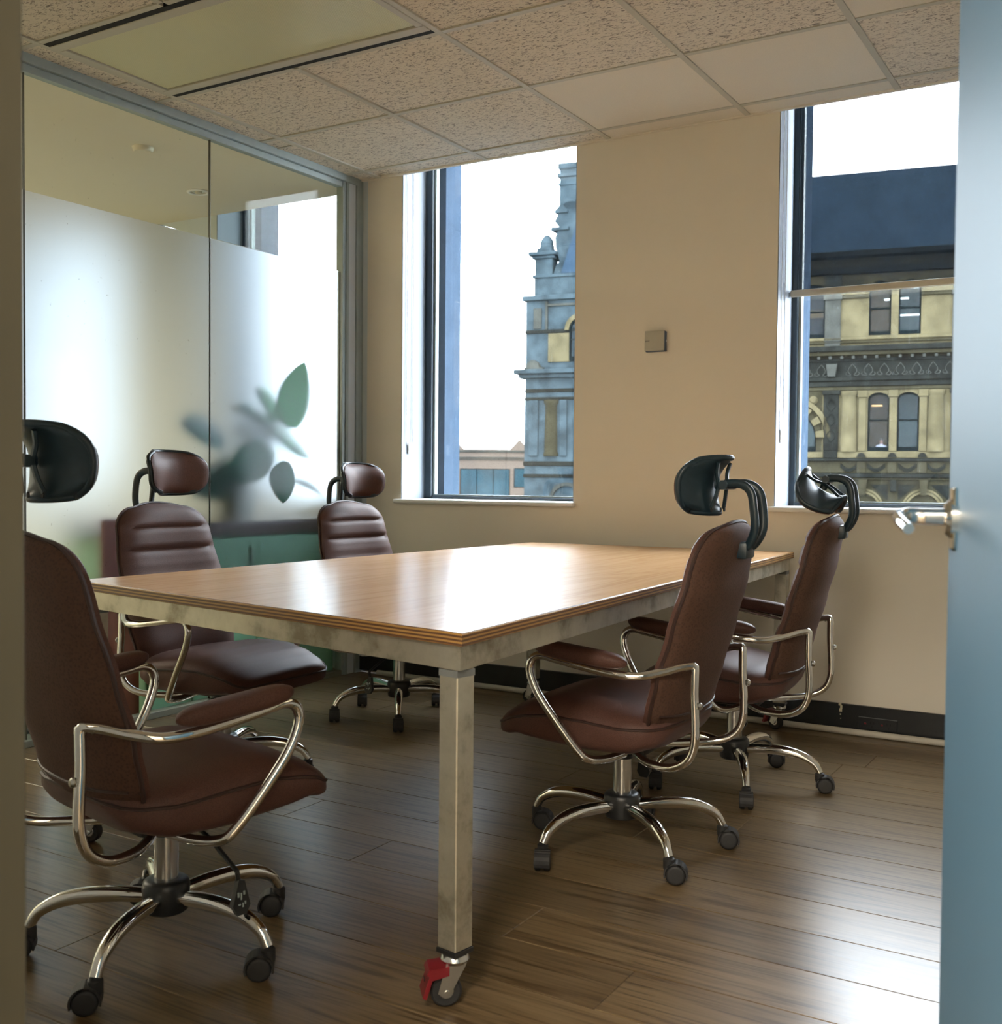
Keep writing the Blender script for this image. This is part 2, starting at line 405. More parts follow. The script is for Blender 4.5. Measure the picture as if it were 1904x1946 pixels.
def mat_far_glass():
    mt, nt, b = new_mat('far_pane_glass')
    nt.nodes.remove(b)
    out = nt.nodes['Material Output']
    mx = clear_glass_nodes(nt, (0.80, 0.86, 0.88), base=0.003)
    n = nd(nt, 'ShaderNodeTexNoise'); n.inputs['Scale'].default_value = 3
    r = ramp(nt, n.outputs[0], [(0.3, (0.002,) * 3), (0.7, (0.008,) * 3)])
    df = nd(nt, 'ShaderNodeBsdfDiffuse'); df.inputs[0].default_value = (0.1, 0.12, 0.13, 1)
    m2 = nd(nt, 'ShaderNodeMixShader'); lk(nt, r.outputs[0], m2.inputs[0]); lk(nt, mx.outputs[0], m2.inputs[1]); lk(nt, df.outputs[0], m2.inputs[2])
    lk(nt, m2.outputs[0], out.inputs[0])
mat_far_glass()


def mat_leaf(name, col):
    mt, nt, b = new_mat(name)
    tc = nd(nt, 'ShaderNodeTexCoord')
    n = nd(nt, 'ShaderNodeTexNoise'); n.inputs['Scale'].default_value = 18; lk(nt, tc.outputs['Object'], n.inputs['Vector'])
    r = ramp(nt, n.outputs[0], [(0.3, tuple(c * 0.8 for c in col)), (0.7, tuple(c * 1.15 for c in col))])
    lk(nt, r.outputs[0], b.inputs['Base Color']); b.inputs['Roughness'].default_value = 0.35
    tl = nd(nt, 'ShaderNodeBsdfTranslucent'); tl.inputs[0].default_value = (col[0] * 1.3, col[1] * 1.4, col[2] * 1.1, 1)
    m2 = nd(nt, 'ShaderNodeMixShader'); m2.inputs[0].default_value = 0.25
    b.inputs['Specular IOR Level'].default_value = 0.15
    lk(nt, b.outputs[0], m2.inputs[1]); lk(nt, tl.outputs[0], m2.inputs[2]); lk(nt, m2.outputs[0], nt.nodes['Material Output'].inputs[0])
mat_leaf('leaf_bright', (0.028, 0.22, 0.070))
mat_leaf('leaf_dark', (0.012, 0.075, 0.042))

# ------------------------------------------------------------------ mesh building helpers


class MB:
    def __init__(s): s.bm = bmesh.new(); s.mi = 0

    def _setmat(s, faces):
        for f in faces: f.material_index = s.mi

    def face(s, pts):
        vs_ = [s.bm.verts.new(p) for p in pts]
        f = s.bm.faces.new(vs_); f.material_index = s.mi
        return f

    def box(s, x0, x1, y0, y1, z0, z1, bev=0.0, seg=1):
        b = bmesh.new()
        v = [b.verts.new((x, y, z)) for x in (x0, x1) for y in (y0, y1) for z in (z0, z1)]
        for q in ((0, 1, 3, 2), (4, 6, 7, 5), (0, 4, 5, 1), (2, 3, 7, 6), (0, 2, 6, 4), (1, 5, 7, 3)):
            b.faces.new([v[i] for i in q])
        if bev: bmesh.ops.bevel(b, geom=b.edges[:], offset=bev, segments=seg, affect='EDGES', profile=0.5)
        s.merge(b)

    def merge(s, b, mat=None):
        b.verts.index_update()
        nv = [s.bm.verts.new(mat @ v.co if mat else v.co) for v in b.verts]
        for f in b.faces:
            try:
                g = s.bm.faces.new([nv[v.index] for v in f.verts]); g.material_index = s.mi
            except ValueError:
                pass
        b.free()

    def prism(s, poly, fn):
        """poly: list of 2-D points (ccw); fn(p, t) -> 3-D point, t = 0/1"""
        a = [s.bm.verts.new(fn(p, 0)) for p in poly]; c = [s.bm.verts.new(fn(p, 1)) for p in poly]
        n = len(poly); fs = [s.bm.faces.new(a[::-1]), s.bm.faces.new(c)]
        for i in range(n):
            fs.append(s.bm.faces.new((a[i], a[(i + 1) % n], c[(i + 1) % n], c[i])))
        s._setmat(fs)

    def tube(s, pts, r, n=10, cap=True, closed=False, flat=None):
        pts = [Vector(p) for p in pts]; N = len(pts)
        rs = r if isinstance(r, (list, tuple)) else [r] * N
        T = []
        for i in range(N):
            if closed: t = pts[(i + 1) % N] - pts[i - 1]
            else: t = pts[min(i + 1, N - 1)] - pts[max(i - 1, 0)]
            T.append(t.normalized())
        ref = Vector((0, 0, 1)) if abs(T[0].z) < 0.9 else Vector((0, 1, 0))
        u = (ref - T[0] * ref.dot(T[0])).normalized()
        rings = []
        for i in range(N):
            u = (u - T[i] * u.dot(T[i])).normalized(); w = T[i].cross(u)
            fu, fw = (flat if flat else (1, 1))
            rings.append([s.bm.verts.new(pts[i] + (u * cos(2 * pi * k / n) * fu + w * sin(2 * pi * k / n) * fw) * rs[i]) for k in range(n)])
        fs = []
        for i in range(N if closed else N - 1):
            A, B = rings[i], rings[(i + 1) % N]
            for k in range(n):
                fs.append(s.bm.faces.new((A[k], A[(k + 1) % n], B[(k + 1) % n], B[k])))
        if cap and not closed:
            fs.append(s.bm.faces.new(rings[0][::-1])); fs.append(s.bm.faces.new(rings[-1]))
        s._setmat(fs)

    def cyl(s, p0, p1, r0, r1=None, n=20):
        s.tube([p0, p1], [r0, r0 if r1 is None else r1], n)

    def lathe(s, prof, n=24, c=(0, 0, 0), mat=None):
        rings = []
        for r, z in prof:
            ring = []
            for k in range(n):
                p = Vector((r * cos(2 * pi * k / n), r * sin(2 * pi * k / n), z))
                if mat: p = mat @ p
                ring.append(s.bm.verts.new(p + Vector(c)))
            rings.append(ring)
        fs = []
        for A, B in zip(rings, rings[1:]):
            for k in range(n): fs.append(s.bm.faces.new((A[k], A[(k + 1) % n], B[(k + 1) % n], B[k])))
        fs.append(s.bm.faces.new(rings[0][::-1])); fs.append(s.bm.faces.new(rings[-1]))
        s._setmat(fs)

    def rings(s, R, cap=True):
        vs_ = [[s.bm.verts.new(p) for p in ring] for ring in R]
        fs = []
        for A, B in zip(vs_, vs_[1:]):
            n = len(A)
            for k in range(n): fs.append(s.bm.faces.new((A[k], A[(k + 1) % n], B[(k + 1) % n], B[k])))
        if cap: fs.append(s.bm.faces.new(vs_[0][::-1])); fs.append(s.bm.faces.new(vs_[-1]))
        s._setmat(fs)

    def sheet(s, F, B, nu, nv):
        """closed pillow: F(i,j) front point, B(i,j) back point on a nu x nv grid, joined round the rim"""
        f = [[s.bm.verts.new(F(i, j)) for j in range(nv)] for i in range(nu)]
        b = [[s.bm.verts.new(B(i, j)) for j in range(nv)] for i in range(nu)]
        fs = []
        for i in range(nu - 1):
            for j in range(nv - 1):
                fs.append(s.bm.faces.new((f[i][j], f[i + 1][j], f[i + 1][j + 1], f[i][j + 1])))
                fs.append(s.bm.faces.new((b[i][j], b[i][j + 1], b[i + 1][j + 1], b[i + 1][j])))
        rim = [(i, 0) for i in range(nu)] + [(nu - 1, j) for j in range(1, nv)] + [(i, nv - 1) for i in range(nu - 2, -1, -1)] + [(0, j) for j in range(nv - 2, 0, -1)]
        for (i, j), (k, l) in zip(rim, rim[1:] + rim[:1]):
            fs.append(s.bm.faces.new((f[k][l], f[i][j], b[i][j], b[k][l])))
        s._setmat(fs)

    def mesh(s, name, mats, smooth=True, angle=38):
        bmesh.ops.remove_doubles(s.bm, verts=s.bm.verts[:], dist=1e-6)
        bmesh.ops.recalc_face_normals(s.bm, faces=s.bm.faces[:])
        me = bpy.data.meshes.new(name); s.bm.to_mesh(me); s.bm.free()
        for mname in ([mats] if isinstance(mats, str) else mats): me.materials.append(MATS[mname])
        if smooth:
            me.polygons.foreach_set('use_smooth', [True] * len(me.polygons))
            me.set_sharp_from_angle(angle=radians(angle))
        return me

    def build(s, name, mats, parent=None, smooth=True, angle=38, loc=None):
        o = bpy.data.objects.new(name, s.mesh(name, mats, smooth, angle)); COL.objects.link(o)
        if parent: o.parent = parent
        if loc: o.location = loc
        return o


def spline(pts, k=6):
    P = [Vector(p) for p in pts]; out = []
    for i in range(len(P) - 1):
        p0, p1, p2, p3 = P[max(i - 1, 0)], P[i], P[i + 1], P[min(i + 2, len(P) - 1)]
        for j in range(k):
            t = j / k
            out.append(0.5 * ((2 * p1) + (p2 - p0) * t + (2 * p0 - 5 * p1 + 4 * p2 - p3) * t * t + (3 * p1 - p0 - 3 * p2 + p3) * t ** 3))
    out.append(P[-1])
    return out


def interp(x, tab):
    for (a, va), (b, vb) in zip(tab, tab[1:]):
        if x <= b:
            t = (x - a) / (b - a) if b > a else 0
            t = max(0, min(1, t))
            return va + (vb - va) * (t * t * (3 - 2 * t) * 0.5 + t * 0.5)
    return tab[-1][1]


def empty(name, loc=(0, 0, 0), rz=0.0):
    o = bpy.data.objects.new(name, None); COL.objects.link(o)
    o.empty_display_size = 0.1; o.location = loc; o.rotation_euler = (0, 0, rz)
    return o


def tag(o, label, cat, group=None):
    o['label'] = label; o['category'] = cat
    if group: o['group'] = group
    return o


def struct(o, label=None):
    o['kind'] = 'structure'
    if label: o['label'] = label
    return o


def inst(name, me, parent=None, loc=(0, 0, 0), rot=(0, 0, 0)):
    o = bpy.data.objects.new(name, me); COL.objects.link(o)
    o.parent = parent; o.location = loc; o.rotation_euler = rot
    return o


# ------------------------------------------------------------------ room shell
WY, GX, HC = 0.12, -0.16, 2.66
YF = -4.0          # inner face of the door wall
XR = 3.9           # inner face of the right wall
XL = -5.6          # far wall of the office next door
SILL = 0.95


def wall_x(name, y0, y1, x0, x1, z0, z1, holes, mat):
    b = MB(); xs = x0
    for (a, c, d, e) in holes:
        b.box(xs, a, y0, y1, z0, z1)
        if d > z0: b.box(a, c, y0, y1, z0, d)
        if e < z1: b.box(a, c, y0, y1, e, z1)
        xs = c
    b.box(xs, x1, y0, y1, z0, z1)
    return struct(b.build(name, mat, smooth=False))


WINS = [(0.13, 1.165, SILL - 0.022, 2.95), (2.15, 3.17, SILL - 0.022, 2.95)]
OWINS = [(-3.44, -2.44, SILL - 0.022, 2.95), (-1.235, -0.255, SILL - 0.022, 2.95)]
wall_x('wall_back', WY, 0.52, -0.10, XR + 0.1, 0, 3.2, WINS, 'wall_paint')
wall_x('wall_office_back', WY, 0.52, XL - 0.1, -0.10, 0, 3.2, OWINS, 'office_paint')
b = MB(); b.box(XR, XR + 0.1, -6.6, WY, 0, 3.2); struct(b.build('wall_right', 'wall_paint', smooth=False))
b = MB(); b.box(XL - 0.1, XL, -6.6, WY, 0, 3.2); struct(b.build('wall_office_left', 'office_paint', smooth=False))
b = MB(); b.box(XL - 0.1, XR + 0.1, -6.7, -6.6, 0, 3.2); struct(b.build('wall_corridor', 'wall_paint', smooth=False))
wall_x('wall_front', YF - 0.12, YF, XL, XR, 0, 3.2, [(2.74, 3.63, 0, 2.14)], 'wall_paint')
b = MB(); b.box(XL - 0.1, XR + 0.1, -6.7, 0.52, 3.2, 3.3); struct(b.build('ceiling_slab', 'office_paint', smooth=False))
b = MB(); b.box(XL, GX - 0.02, YF, WY, 2.612, 2.66); struct(b.build('ceiling_office', 'office_ceiling', smooth=False))
b = MB(); b.box(XL, XR, -6.6, YF - 0.12, 2.66, 2.72); struct(b.build('ceiling_corridor', 'wall_paint', smooth=False))
b = MB(); b.box(XL, GX - 0.02, YF, WY, -0.06, 0.0); struct(b.build('floor_office', 'office_carpet', smooth=False))
b = MB(); b.box(XL, XR, -6.6, YF - 0.12, -0.06, 0.0); struct(b.build('floor_corridor', 'floor_oak', smooth=False))

# floor of planks
random.seed(11)
fl = MB(); fl.box(GX - 0.02, XR, YF - 0.12, WY, -0.06, -0.014)
floor = struct(fl.build('floor', 'black_trim', smooth=False))
PW, PL = 0.2, 2.05
b = MB(); b.box(0.0006, PL - 0.0006, 0.0009, PW - 0.0009, -0.014, 0.0, bev=0.0013)
plank_me = b.mesh('plank', 'floor_oak', smooth=False)
y = -2.43 - 9 * PW
row = 0
while y < WY:
    x = GX - random.random() * PL
    while x < XR:
        xa, xb, ya, yb = max(x, GX - 0.02), min(x + PL, XR), max(y, YF - 0.12), min(y + PW, WY)
        if xb - xa > 0.03 and yb - ya > 0.02:
            if xb - xa > PL - 0.001 and yb - ya > PW - 0.001:
                inst('plank', plank_me, floor, (x, y, 0))
            else:
                q = MB(); q.box(0.0006, xb - xa - 0.0006, 0.0009, yb - ya - 0.0009, -0.014, 0.0, bev=0.0013)
                q.build('plank', 'floor_oak', floor, smooth=False, loc=(xa, ya, 0))
        x += PL
    y += PW; row += 1

# suspended ceiling: tees and tiles
XT = [GX + 0.02, -0.01, 0.66, 1.342, 2.012, 2.642, 3.27, XR]
YT = [WY, -0.028, -0.668, -1.298, -1.965, -2.62, -3.28, YF]
ceil = struct(empty('ceiling', (0, 0, HC)))
tw = 0.0125
for i, xx in enumerate(XT[1:-1]):
    for ya, yb in (((YF, YT[4] - tw), (YT[3] - 0.001, WY)) if i == 1 else ((YF, WY),)):
        q = MB(); q.box(xx - tw, xx + tw, ya, yb, 0.0, 0.03, bev=0.001); q.build('ceiling_tee', 'tee_metal', ceil, smooth=False)
for yy in YT[1:-1]:
    for xa, xb in zip(XT, XT[1:]):
        if yy == -1.965 and False: pass
        q = MB(); q.box(xa + tw, xb - tw, yy - tw, yy + tw, 0.001, 0.028, bev=0.001); q.build('ceiling_tee', 'tee_metal', ceil, smooth=False)
PLAIN = {(3, 1), (4, 1), (3, 0), (4, 0), (5, 2), (5, 5)}
for i in range(len(XT) - 1):
    for j in range(len(YT) - 1):
        if i in (1, 2) and j == 3: continue      # the light fitting
        xa, xb, yb, ya = XT[i], XT[i + 1], YT[j], YT[j + 1]
        g = 0.007
        q = MB()
        q.box(xa + g, xb - g, ya + g, yb - g, 0.0065 if (i, j) not in PLAIN else 0.004, 0.026, bev=0.002)
        q.build('ceiling_tile', 'tile_plain' if (i, j) in PLAIN else 'tile_fissured', ceil, smooth=False, loc=(0, 0, random.uniform(-0.001, 0.0015)))
# small cover pieces in the border strip along the glass
for yy in (-1.52, -0.55):
    q = MB(); q.box(XT[0], XT[1] - 0.03, yy - 0.006, yy + 0.006, 0.002, 0.02); q.build('ceiling_tee', 'tee_metal', ceil, smooth=False)
# wall angle along the window wall and upstand that closes the blind pocket
q = MB(); q.box(GX, XR, WY - 0.02, WY - 0.001, -0.001, 0.035); q.build('wall_angle', 'wall_paint', ceil, smooth=False)
b = MB(); b.box(GX, XR, WY - 0.012, WY, HC + 0.02, 3.2); struct(b.build('trim_1', 'wall_paint', smooth=False))
b = MB(); b.box(XL, GX, WY - 0.012, WY, 2.62, 3.2); struct(b.build('trim_2', 'wall_paint', smooth=False))

# ------------------------------------------------------------------ light fitting (switched off)
lt = tag(empty('ceiling_light', (0, 0, HC)), 'long recessed ceiling light with pale ribbed diffuser, switched off, set among the tiles', 'ceiling light')
xa, xb, yb, ya = XT[1] + tw, XT[3] - tw, YT[3] - tw, YT[4] + tw
q = MB()
q.box(xa + 0.001, xb - 0.001, yb - 0.075, yb - 0.028, -0.002, 0.03, bev=0.002)
q.box(xa + 0.001, xb - 0.001, ya + 0.028, ya + 0.075, -0.002, 0.03, bev=0.002)
q.box(xa + 0.001, xa + 0.03, ya + 0.075, yb - 0.075, -0.002, 0.03, bev=0.002)
q.box(xb - 0.03, xb - 0.001, ya + 0.075, yb - 0.075, -0.002, 0.03, bev=0.002)
q.build('frame', 'tee_metal', lt, smooth=False)
for (c0, c1) in ((yb - 0.027, yb - 0.001), (ya + 0.001, ya + 0.027)):
    q = MB(); q.box(xa + 0.001, xb - 0.001, c0, c1, 0.0005, 0.03); q.build('air_slot', 'dark_hole', lt, smooth=False)
q = MB(); q.box(xa + 0.034, xb - 0.034, ya + 0.079, yb - 0.079, 0.004, 0.012, bev=0.002); q.build('diffuser', 'prismatic_diffuser', lt, smooth=False)
q = MB(); q.box(xa + 0.03, xb - 0.03, ya + 0.075, yb - 0.075, 0.014, 0.03); q.build('tray', 'dark_hole', lt, smooth=False)

# ------------------------------------------------------------------ windows
def window(name, x0, x1, y0, ztop, inner_mat='white_trim', fw=0.047, outer=0.082, glass='dirty_window_glass'):
    """frame at y 0.33-0.40, pane at 0.37, sill board; reveal is the wall itself, lined white"""
    r = struct(empty(name, (0, 0, 0)))
    q = MB()
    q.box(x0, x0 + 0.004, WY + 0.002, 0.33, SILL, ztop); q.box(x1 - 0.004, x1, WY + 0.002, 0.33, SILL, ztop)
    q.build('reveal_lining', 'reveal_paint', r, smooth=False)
    q = MB()
    q.box(x0, x0 + fw, 0.33, 0.40, SILL, ztop, bev=0.004); q.box(x1 - fw, x1, 0.33, 0.40, SILL, ztop, bev=0.004)
    q.box(x0 + fw, x1 - fw, 0.33, 0.40, SILL, SILL + 0.016, bev=0.003); q.box(x0 + fw, x1 - fw, 0.33, 0.40, ztop - fw, ztop, bev=0.003)
    q.build('window_frame', 'dark_frame', r, smooth=False)
    q = MB(); q.box(x0 + fw, x0 + fw + 0.012, 0.352, 0.38, SILL + 0.016, ztop - fw); q.box(x1 - fw - 0.012, x1 - fw, 0.352, 0.38, SILL + 0.016, ztop - fw)
    q.box(x0 + fw + 0.012, x1 - fw - 0.012, 0.352, 0.38, SILL + 0.016, SILL + 0.024)
    q.build('glazing_bead', 'alu_frame', r, smooth=False)
    q = MB(); q.box(x0 + fw, x1 - fw, 0.366, 0.370, SILL + 0.02, ztop - fw); q.build('pane', glass, r, smooth=False)
    q = MB(); q.box(x0 + outer - 0.05, x0 + outer, 0.41, 0.56, SILL - 0.1, ztop + 0.1); q.box(x1 - 0.075, x1 - 0.02, 0.41, 0.56, SILL - 0.1, ztop + 0.1)
    q.build('outer_reveal', 'outer_stone', r, smooth=False)
    q = MB(); q.box(x0 - 0.035, x1 + 0.012, WY - 0.028, WY + 0.002, SILL - 0.022, SILL, bev=0.008, seg=3)
    q.box(x0 + 0.001, x1 - 0.001, WY, 0.335, SILL - 0.02, SILL)
    q.build('window_sill', inner_mat, r, smooth=True)
    return r
window('window_1', 0.13, 1.165, WY, 2.94)
window('window_2', 2.15, 3.17, WY, 2.94, fw=0.03, outer=0.022)
window('window_3', -1.235, -0.255, WY, 2.94, glass='dimmed_window_glass')
window('window_4', -3.44, -2.44, WY, 2.94, glass='dimmed_window_glass')


def chain_loop(mb, x, y0, y1, ztop, zbot):
    z = ztop; pts = []
    n = 60
    for i in range(n + 1): pts.append((x, y0, ztop + (zbot + 0.03 - ztop) * i / n))
    for k in range(1, 6):
        a = pi * k / 6
        pts.append((x, (y0 + y1) / 2 - (y1 - y0) / 2 * cos(a), zbot + 0.03 - 0.03 * sin(a)))
    for i in range(n + 1): pts.append((x, y1, zbot + 0.03 + (ztop - zbot - 0.03) * i / n))
    rs = [0.0016 if i % 2 else 0.0024 for i in range(len(pts))]
    mb.tube(pts, rs, 5)


bl1 = tag(empty('roller_blind', (0.65, 0.2, 2.85)), 'rolled up blind over the left window, only its bead chain hanging down the white reveal', 'blind')
q = MB(); q.cyl((-0.49, 0, 0), (0.49, 0, 0), 0.03, n=16); q.build('roller_tube', 'white_trim', bl1)
q = MB(); chain_loop(q, -0.51, -0.045, 0.01, -0.02, -1.62); q.build('bead_chain', 'blind_cord', bl1)
q = MB(); q.box(-0.515, -0.505, -0.03, -0.005, -1.66, -1.60, bev=0.003); q.build('chain_cleat', 'white_trim', bl1)
bl2 = tag(empty('roller_blind', (2.66, 0.27, 2.85)), 'half lowered dark see-through screen blind with a beige bottom bar in the right window', 'blind')
q = MB(); q.cyl((-0.49, 0, 0), (0.49, 0, 0), 0.03, n=16); q.build('roller_tube', 'white_trim', bl2)
q = MB(); q.box(-0.475, 0.48, 0.029, 0.0298, -0.935, 0.0); q.build('blind_fabric', 'screen_fabric', bl2, smooth=False)
q = MB(); q.box(-0.503, 0.49, 0.018, 0.04, -0.965, -0.935, bev=0.006, seg=2); q.build('bottom_bar', 'blind_bar', bl2)
q = MB(); chain_loop(q, -0.502, -0.11, -0.06, -0.02, -1.57); q.build('bead_chain', 'blind_cord', bl2)
q = MB(); q.box(-0.507, -0.499, -0.098, -0.075, -1.62, -1.56, bev=0.003); q.build('chain_cleat', 'white_trim', bl2)

# ------------------------------------------------------------------ glazed partition on the left
gl = struct(empty('wall_left', (0, 0, 0)))
joints = [-4.0, -2.885, -1.918, -0.962, -0.035]
for a, c in zip(joints, joints[1:]):
    q = MB(); q.box(GX - 0.012, GX, a + 0.0018, c - 0.0018, 0.028, HC - 0.055); q.build('glass_pane', 'partition_glass', gl, smooth=False)
for a in joints[1:-1]:
    q = MB(); q.box(GX - 0.0115, GX - 0.0005, a - 0.0016, a + 0.0016, 0.028, HC - 0.055); q.build('glass_joint', 'jamb_paint', gl, smooth=False)
q = MB(); q.box(GX - 0.035, GX + 0.03, -4.0, WY - 0.001, HC - 0.03, HC + 0.01, bev=0.002); q.box(GX - 0.025, GX + 0.012, -4.0, -0.035, HC - 0.06, HC - 0.03, bev=0.002)
q.build('head_rail', 'alu_frame', gl, smooth=False)
q = MB(); q.box(GX - 0.03, GX + 0.02, -4.0, -0.035, 0.0, 0.028, bev=0.002)
q.build('bottom_rail', 'sill_rail', gl, smooth=False)
q = MB(); q.box(GX - 0.03, GX + 0.016, -0.035, -0.012, 0, HC - 0.03, bev=0.002); q.box(GX - 0.03, GX + 0.024, -0.012, 0.008, 0, HC - 0.03, bev=0.002)
q.build('end_post', 'alu_frame', gl, smooth=False)
q = MB(); q.box(GX - 0.02, GX + 0.02, 0.008, 0.066, 0.0, HC - 0.03, bev=0.002); q.build('infill_panel', 'grey_panel', gl, smooth=False)
q = MB(); q.box(GX - 0.03, GX + 0.03, 0.066, WY - 0.001, 0, HC - 0.03, bev=0.002); q.build('wall_post', 'alu_frame', gl, smooth=False)
for yy in (-1.24, -0.90):
    q = MB(); q.lathe([(0.004, -0.004), (0.006, -0.002), (0.006, 0.002), (0.004, 0.004)], 12, mat=Matrix.Rotation(pi / 2, 4, 'Y')); q.build('glass_fixing', 'black_trim', gl, loc=(GX + 0.004, yy, 0.095))

# ------------------------------------------------------------------ skirting, conduit, sockets on the window wall
b = MB(); b.box(GX + 0.03, XR, WY - 0.02, WY, 0.012, 0.122, bev=0.003)
sk = struct(b.build('baseboard_back', 'black_trim', smooth=False))
q = MB()
random.seed(8)
for (u, v, w_, h_) in ((0, 0, 0.012, 0.014), (0.004, 0.012, 0.009, 0.016), (-0.003, 0.026, 0.012, 0.011), (0.003, -0.014, 0.005, 0.006), (0.005, -0.03, 0.004, 0.004)):
    q.box(2.452 + u, 2.452 + u + w_, WY - 0.0216, WY - 0.0196, 0.088 + v, 0.088 + v + h_, bev=0.0007)
q.build('paint_flake', 'flake_paint', sk, smooth=False)
b = MB(); b.tube([(0.02, WY - 0.05, 0.016), (0.3, WY - 0.05, 0.014), (XR, WY - 0.045, 0.014)], 0.014, 12)
tag(b.build('conduit', 'conduit_white'), 'thin white conduit lying along the foot of the black skirting', 'conduit')
so = tag(empty('skirting_socket', (2.612, WY - 0.02, 0.052)), 'flat black double socket with two red switches on the black skirting at right', 'socket')
q = MB(); q.box(-0.078, 0.078, -0.005, 0, -0.026, 0.024, bev=0.002); q.build('faceplate', 'black_trim', so, smooth=False)
q = MB(); q.box(-0.078, 0.078, -0.0065, -0.004, 0.024, 0.0265); q.build('top_lip', 'grey_box', so, smooth=False)
for u in (-0.055, 0.012):
    q = MB(); q.box(u, u + 0.009, -0.008, -0.004, -0.004, 0.003, bev=0.001); q.build('red_switch', 'red_pedal', so, smooth=False)
    for du, dv in ((0.024, 0.004), (0.038, 0.004), (0.031, -0.012)):
        q = MB(); q.box(u + du, u + du + 0.002, -0.0056, -0.0045, dv - 0.005, dv + 0.005); q.build('socket_slot', 'dark_hole', so, smooth=False)
ws = tag(empty('wall_socket', (1.374, WY, 0.166)), 'cream double wall socket low on the wall, seen under the table', 'socket')
q = MB(); q.box(-0.068, 0.068, -0.011, 0, -0.042, 0.042, bev=0.004, seg=2); q.build('faceplate', 'cream_plastic', ws)
for u in (-0.028, 0.028):
    for du, rot in ((-0.008, 0.5), (0.008, -0.5)):
        q = MB(); q.box(-0.0018, 0.0018, -0.0125, -0.010, -0.006, 0.006); o = q.build('socket_slot', 'dark_hole', ws, smooth=False, loc=(u + du, 0, -0.008)); o.rotation_euler = (0, rot, 0)
    q = MB(); q.box(-0.0018, 0.0018, -0.0125, -0.010, -0.006, 0.006); q.build('socket_slot', 'dark_hole', ws, smooth=False, loc=(u, 0, -0.027))
    q = MB(); q.box(-0.008, 0.008, -0.015, -0.01, -0.009, 0.009, bev=0.002); q.build('rocker_switch', 'cream_plastic', ws, smooth=False, loc=(u, 0, 0.024))
wsn = tag(empty('wall_sensor', (1.585, WY, 1.702)), 'small square beige control box high on the wall between the two windows', 'wall control')
q = MB(); q.box(-0.048, 0.050, -0.022, -0.004, -0.046, 0.047, bev=0.003, seg=2); q.build('cover', 'sensor_plastic', wsn)
q = MB(); q.box(-0.044, 0.0545, -0.019, 0, -0.0495, 0.043, bev=0.002); q.build('back_box', 'sensor_side', wsn, smooth=False)
q = MB()
for k in range(5): q.box(-0.044 + k * 0.0045, -0.0405 + k * 0.0045, -0.0225, -0.0215, -0.004 + 0.0008 * k, 0.003)
q.build('printed_mark', 'faint_ink', wsn, smooth=False)
q = MB(); q.box(0.0545, 0.0555, -0.013, -0.005, -0.006, 0.004); q.build('side_button', 'grey_panel', wsn, smooth=False)

# ------------------------------------------------------------------ door and its frame
fr = struct(empty('trim_3', (0, 0, 0)))
q = MB(); q.box(2.74, 2.772, YF - 0.135, YF + 0.012, 0, 2.14, bev=0.002); q.box(2.69, 2.74, YF - 0.135, YF - 0.12, 0, 2.19, bev=0.002); q.box(2.69, 2.74, YF, YF + 0.012, 0, 2.19, bev=0.002)
q.box(2.772, 2.784, YF - 0.09, YF - 0.05, 0, 2.14, bev=0.002)
q.build('jamb', 'jamb_paint', fr, smooth=False)
q = MB(); q.box(3.602, 3.63, YF - 0.135, YF + 0.012, 0, 2.14, bev=0.002); q.box(3.63, 3.68, YF - 0.135, YF - 0.12, 0, 2.19, bev=0.002); q.box(3.63, 3.68, YF, YF + 0.012, 0, 2.19, bev=0.002)
q.build('jamb', 'jamb_paint', fr, smooth=False)
q = MB(); q.box(2.772, 3.602, YF - 0.135, YF + 0.012, 2.112, 2.14, bev=0.002); q.build('head_jamb', 'jamb_paint', fr, smooth=False)
hx, hy = 3.598, -3.985
ex, ey = 3.388, -3.225
ang = math.atan2(ey - hy, ex - hx)
dl = math.hypot(ex - hx, ey - hy)
door = struct(empty('door_1', (hx, hy, 0), ang))
q = MB(); q.box(0.0, dl, -0.04, 0.0, 0.008, 2.10, bev=0.003)
q.build('door_leaf', 'door_paint', door, smooth=False)
q = MB(); q.lathe([(0.0, 0.0), (0.022, 0.0), (0.022, 0.006), (0.017, 0.011), (0.0, 0.011)], 24, c=(dl - 0.055, 0.0, 1.02), mat=Matrix.Rotation(-pi / 2, 4, 'X'))
q.box(dl - 0.072, dl - 0.038, 0.0, 0.004, 0.985, 1.055, bev=0.002)
rose = q.build('handle_rose', 'chrome', door)
q = MB()
hxp = dl - 0.055
q.tube(spline([(hxp, 0.008, 1.022), (hxp, 0.030, 1.022), (hxp, 0.044, 1.0225), (hxp - 0.008, 0.055, 1.0225), (hxp - 0.03, 0.060, 1.021), (hxp - 0.07, 0.060, 1.017), (hxp - 0.105, 0.057, 1.012)], 5),
       [0.0095] * 12 + [0.0095 - 0.0002 * k for k in range(19)], 12)
q.build('lever_handle', 'chrome', door)
for zz in (0.25, 1.05, 1.85):
    q = MB(); q.cyl((0, 0.006, zz - 0.05), (0, 0.006, zz + 0.05), 0.007, n=10); q.build('hinge', 'alu_frame', door)

# ------------------------------------------------------------------ table
ZT = 0.76
CN = [Vector(p) for p in ((0.945, -2.535), (2.445, -2.81), (2.262, 0.05), (1.035, -0.06))]
tb = tag(empty('meeting_table', (1.68, -1.34, 0)), 'large plywood topped meeting table on a raw steel frame with locking castors', 'table')
TO = Vector((1.68, -1.34))


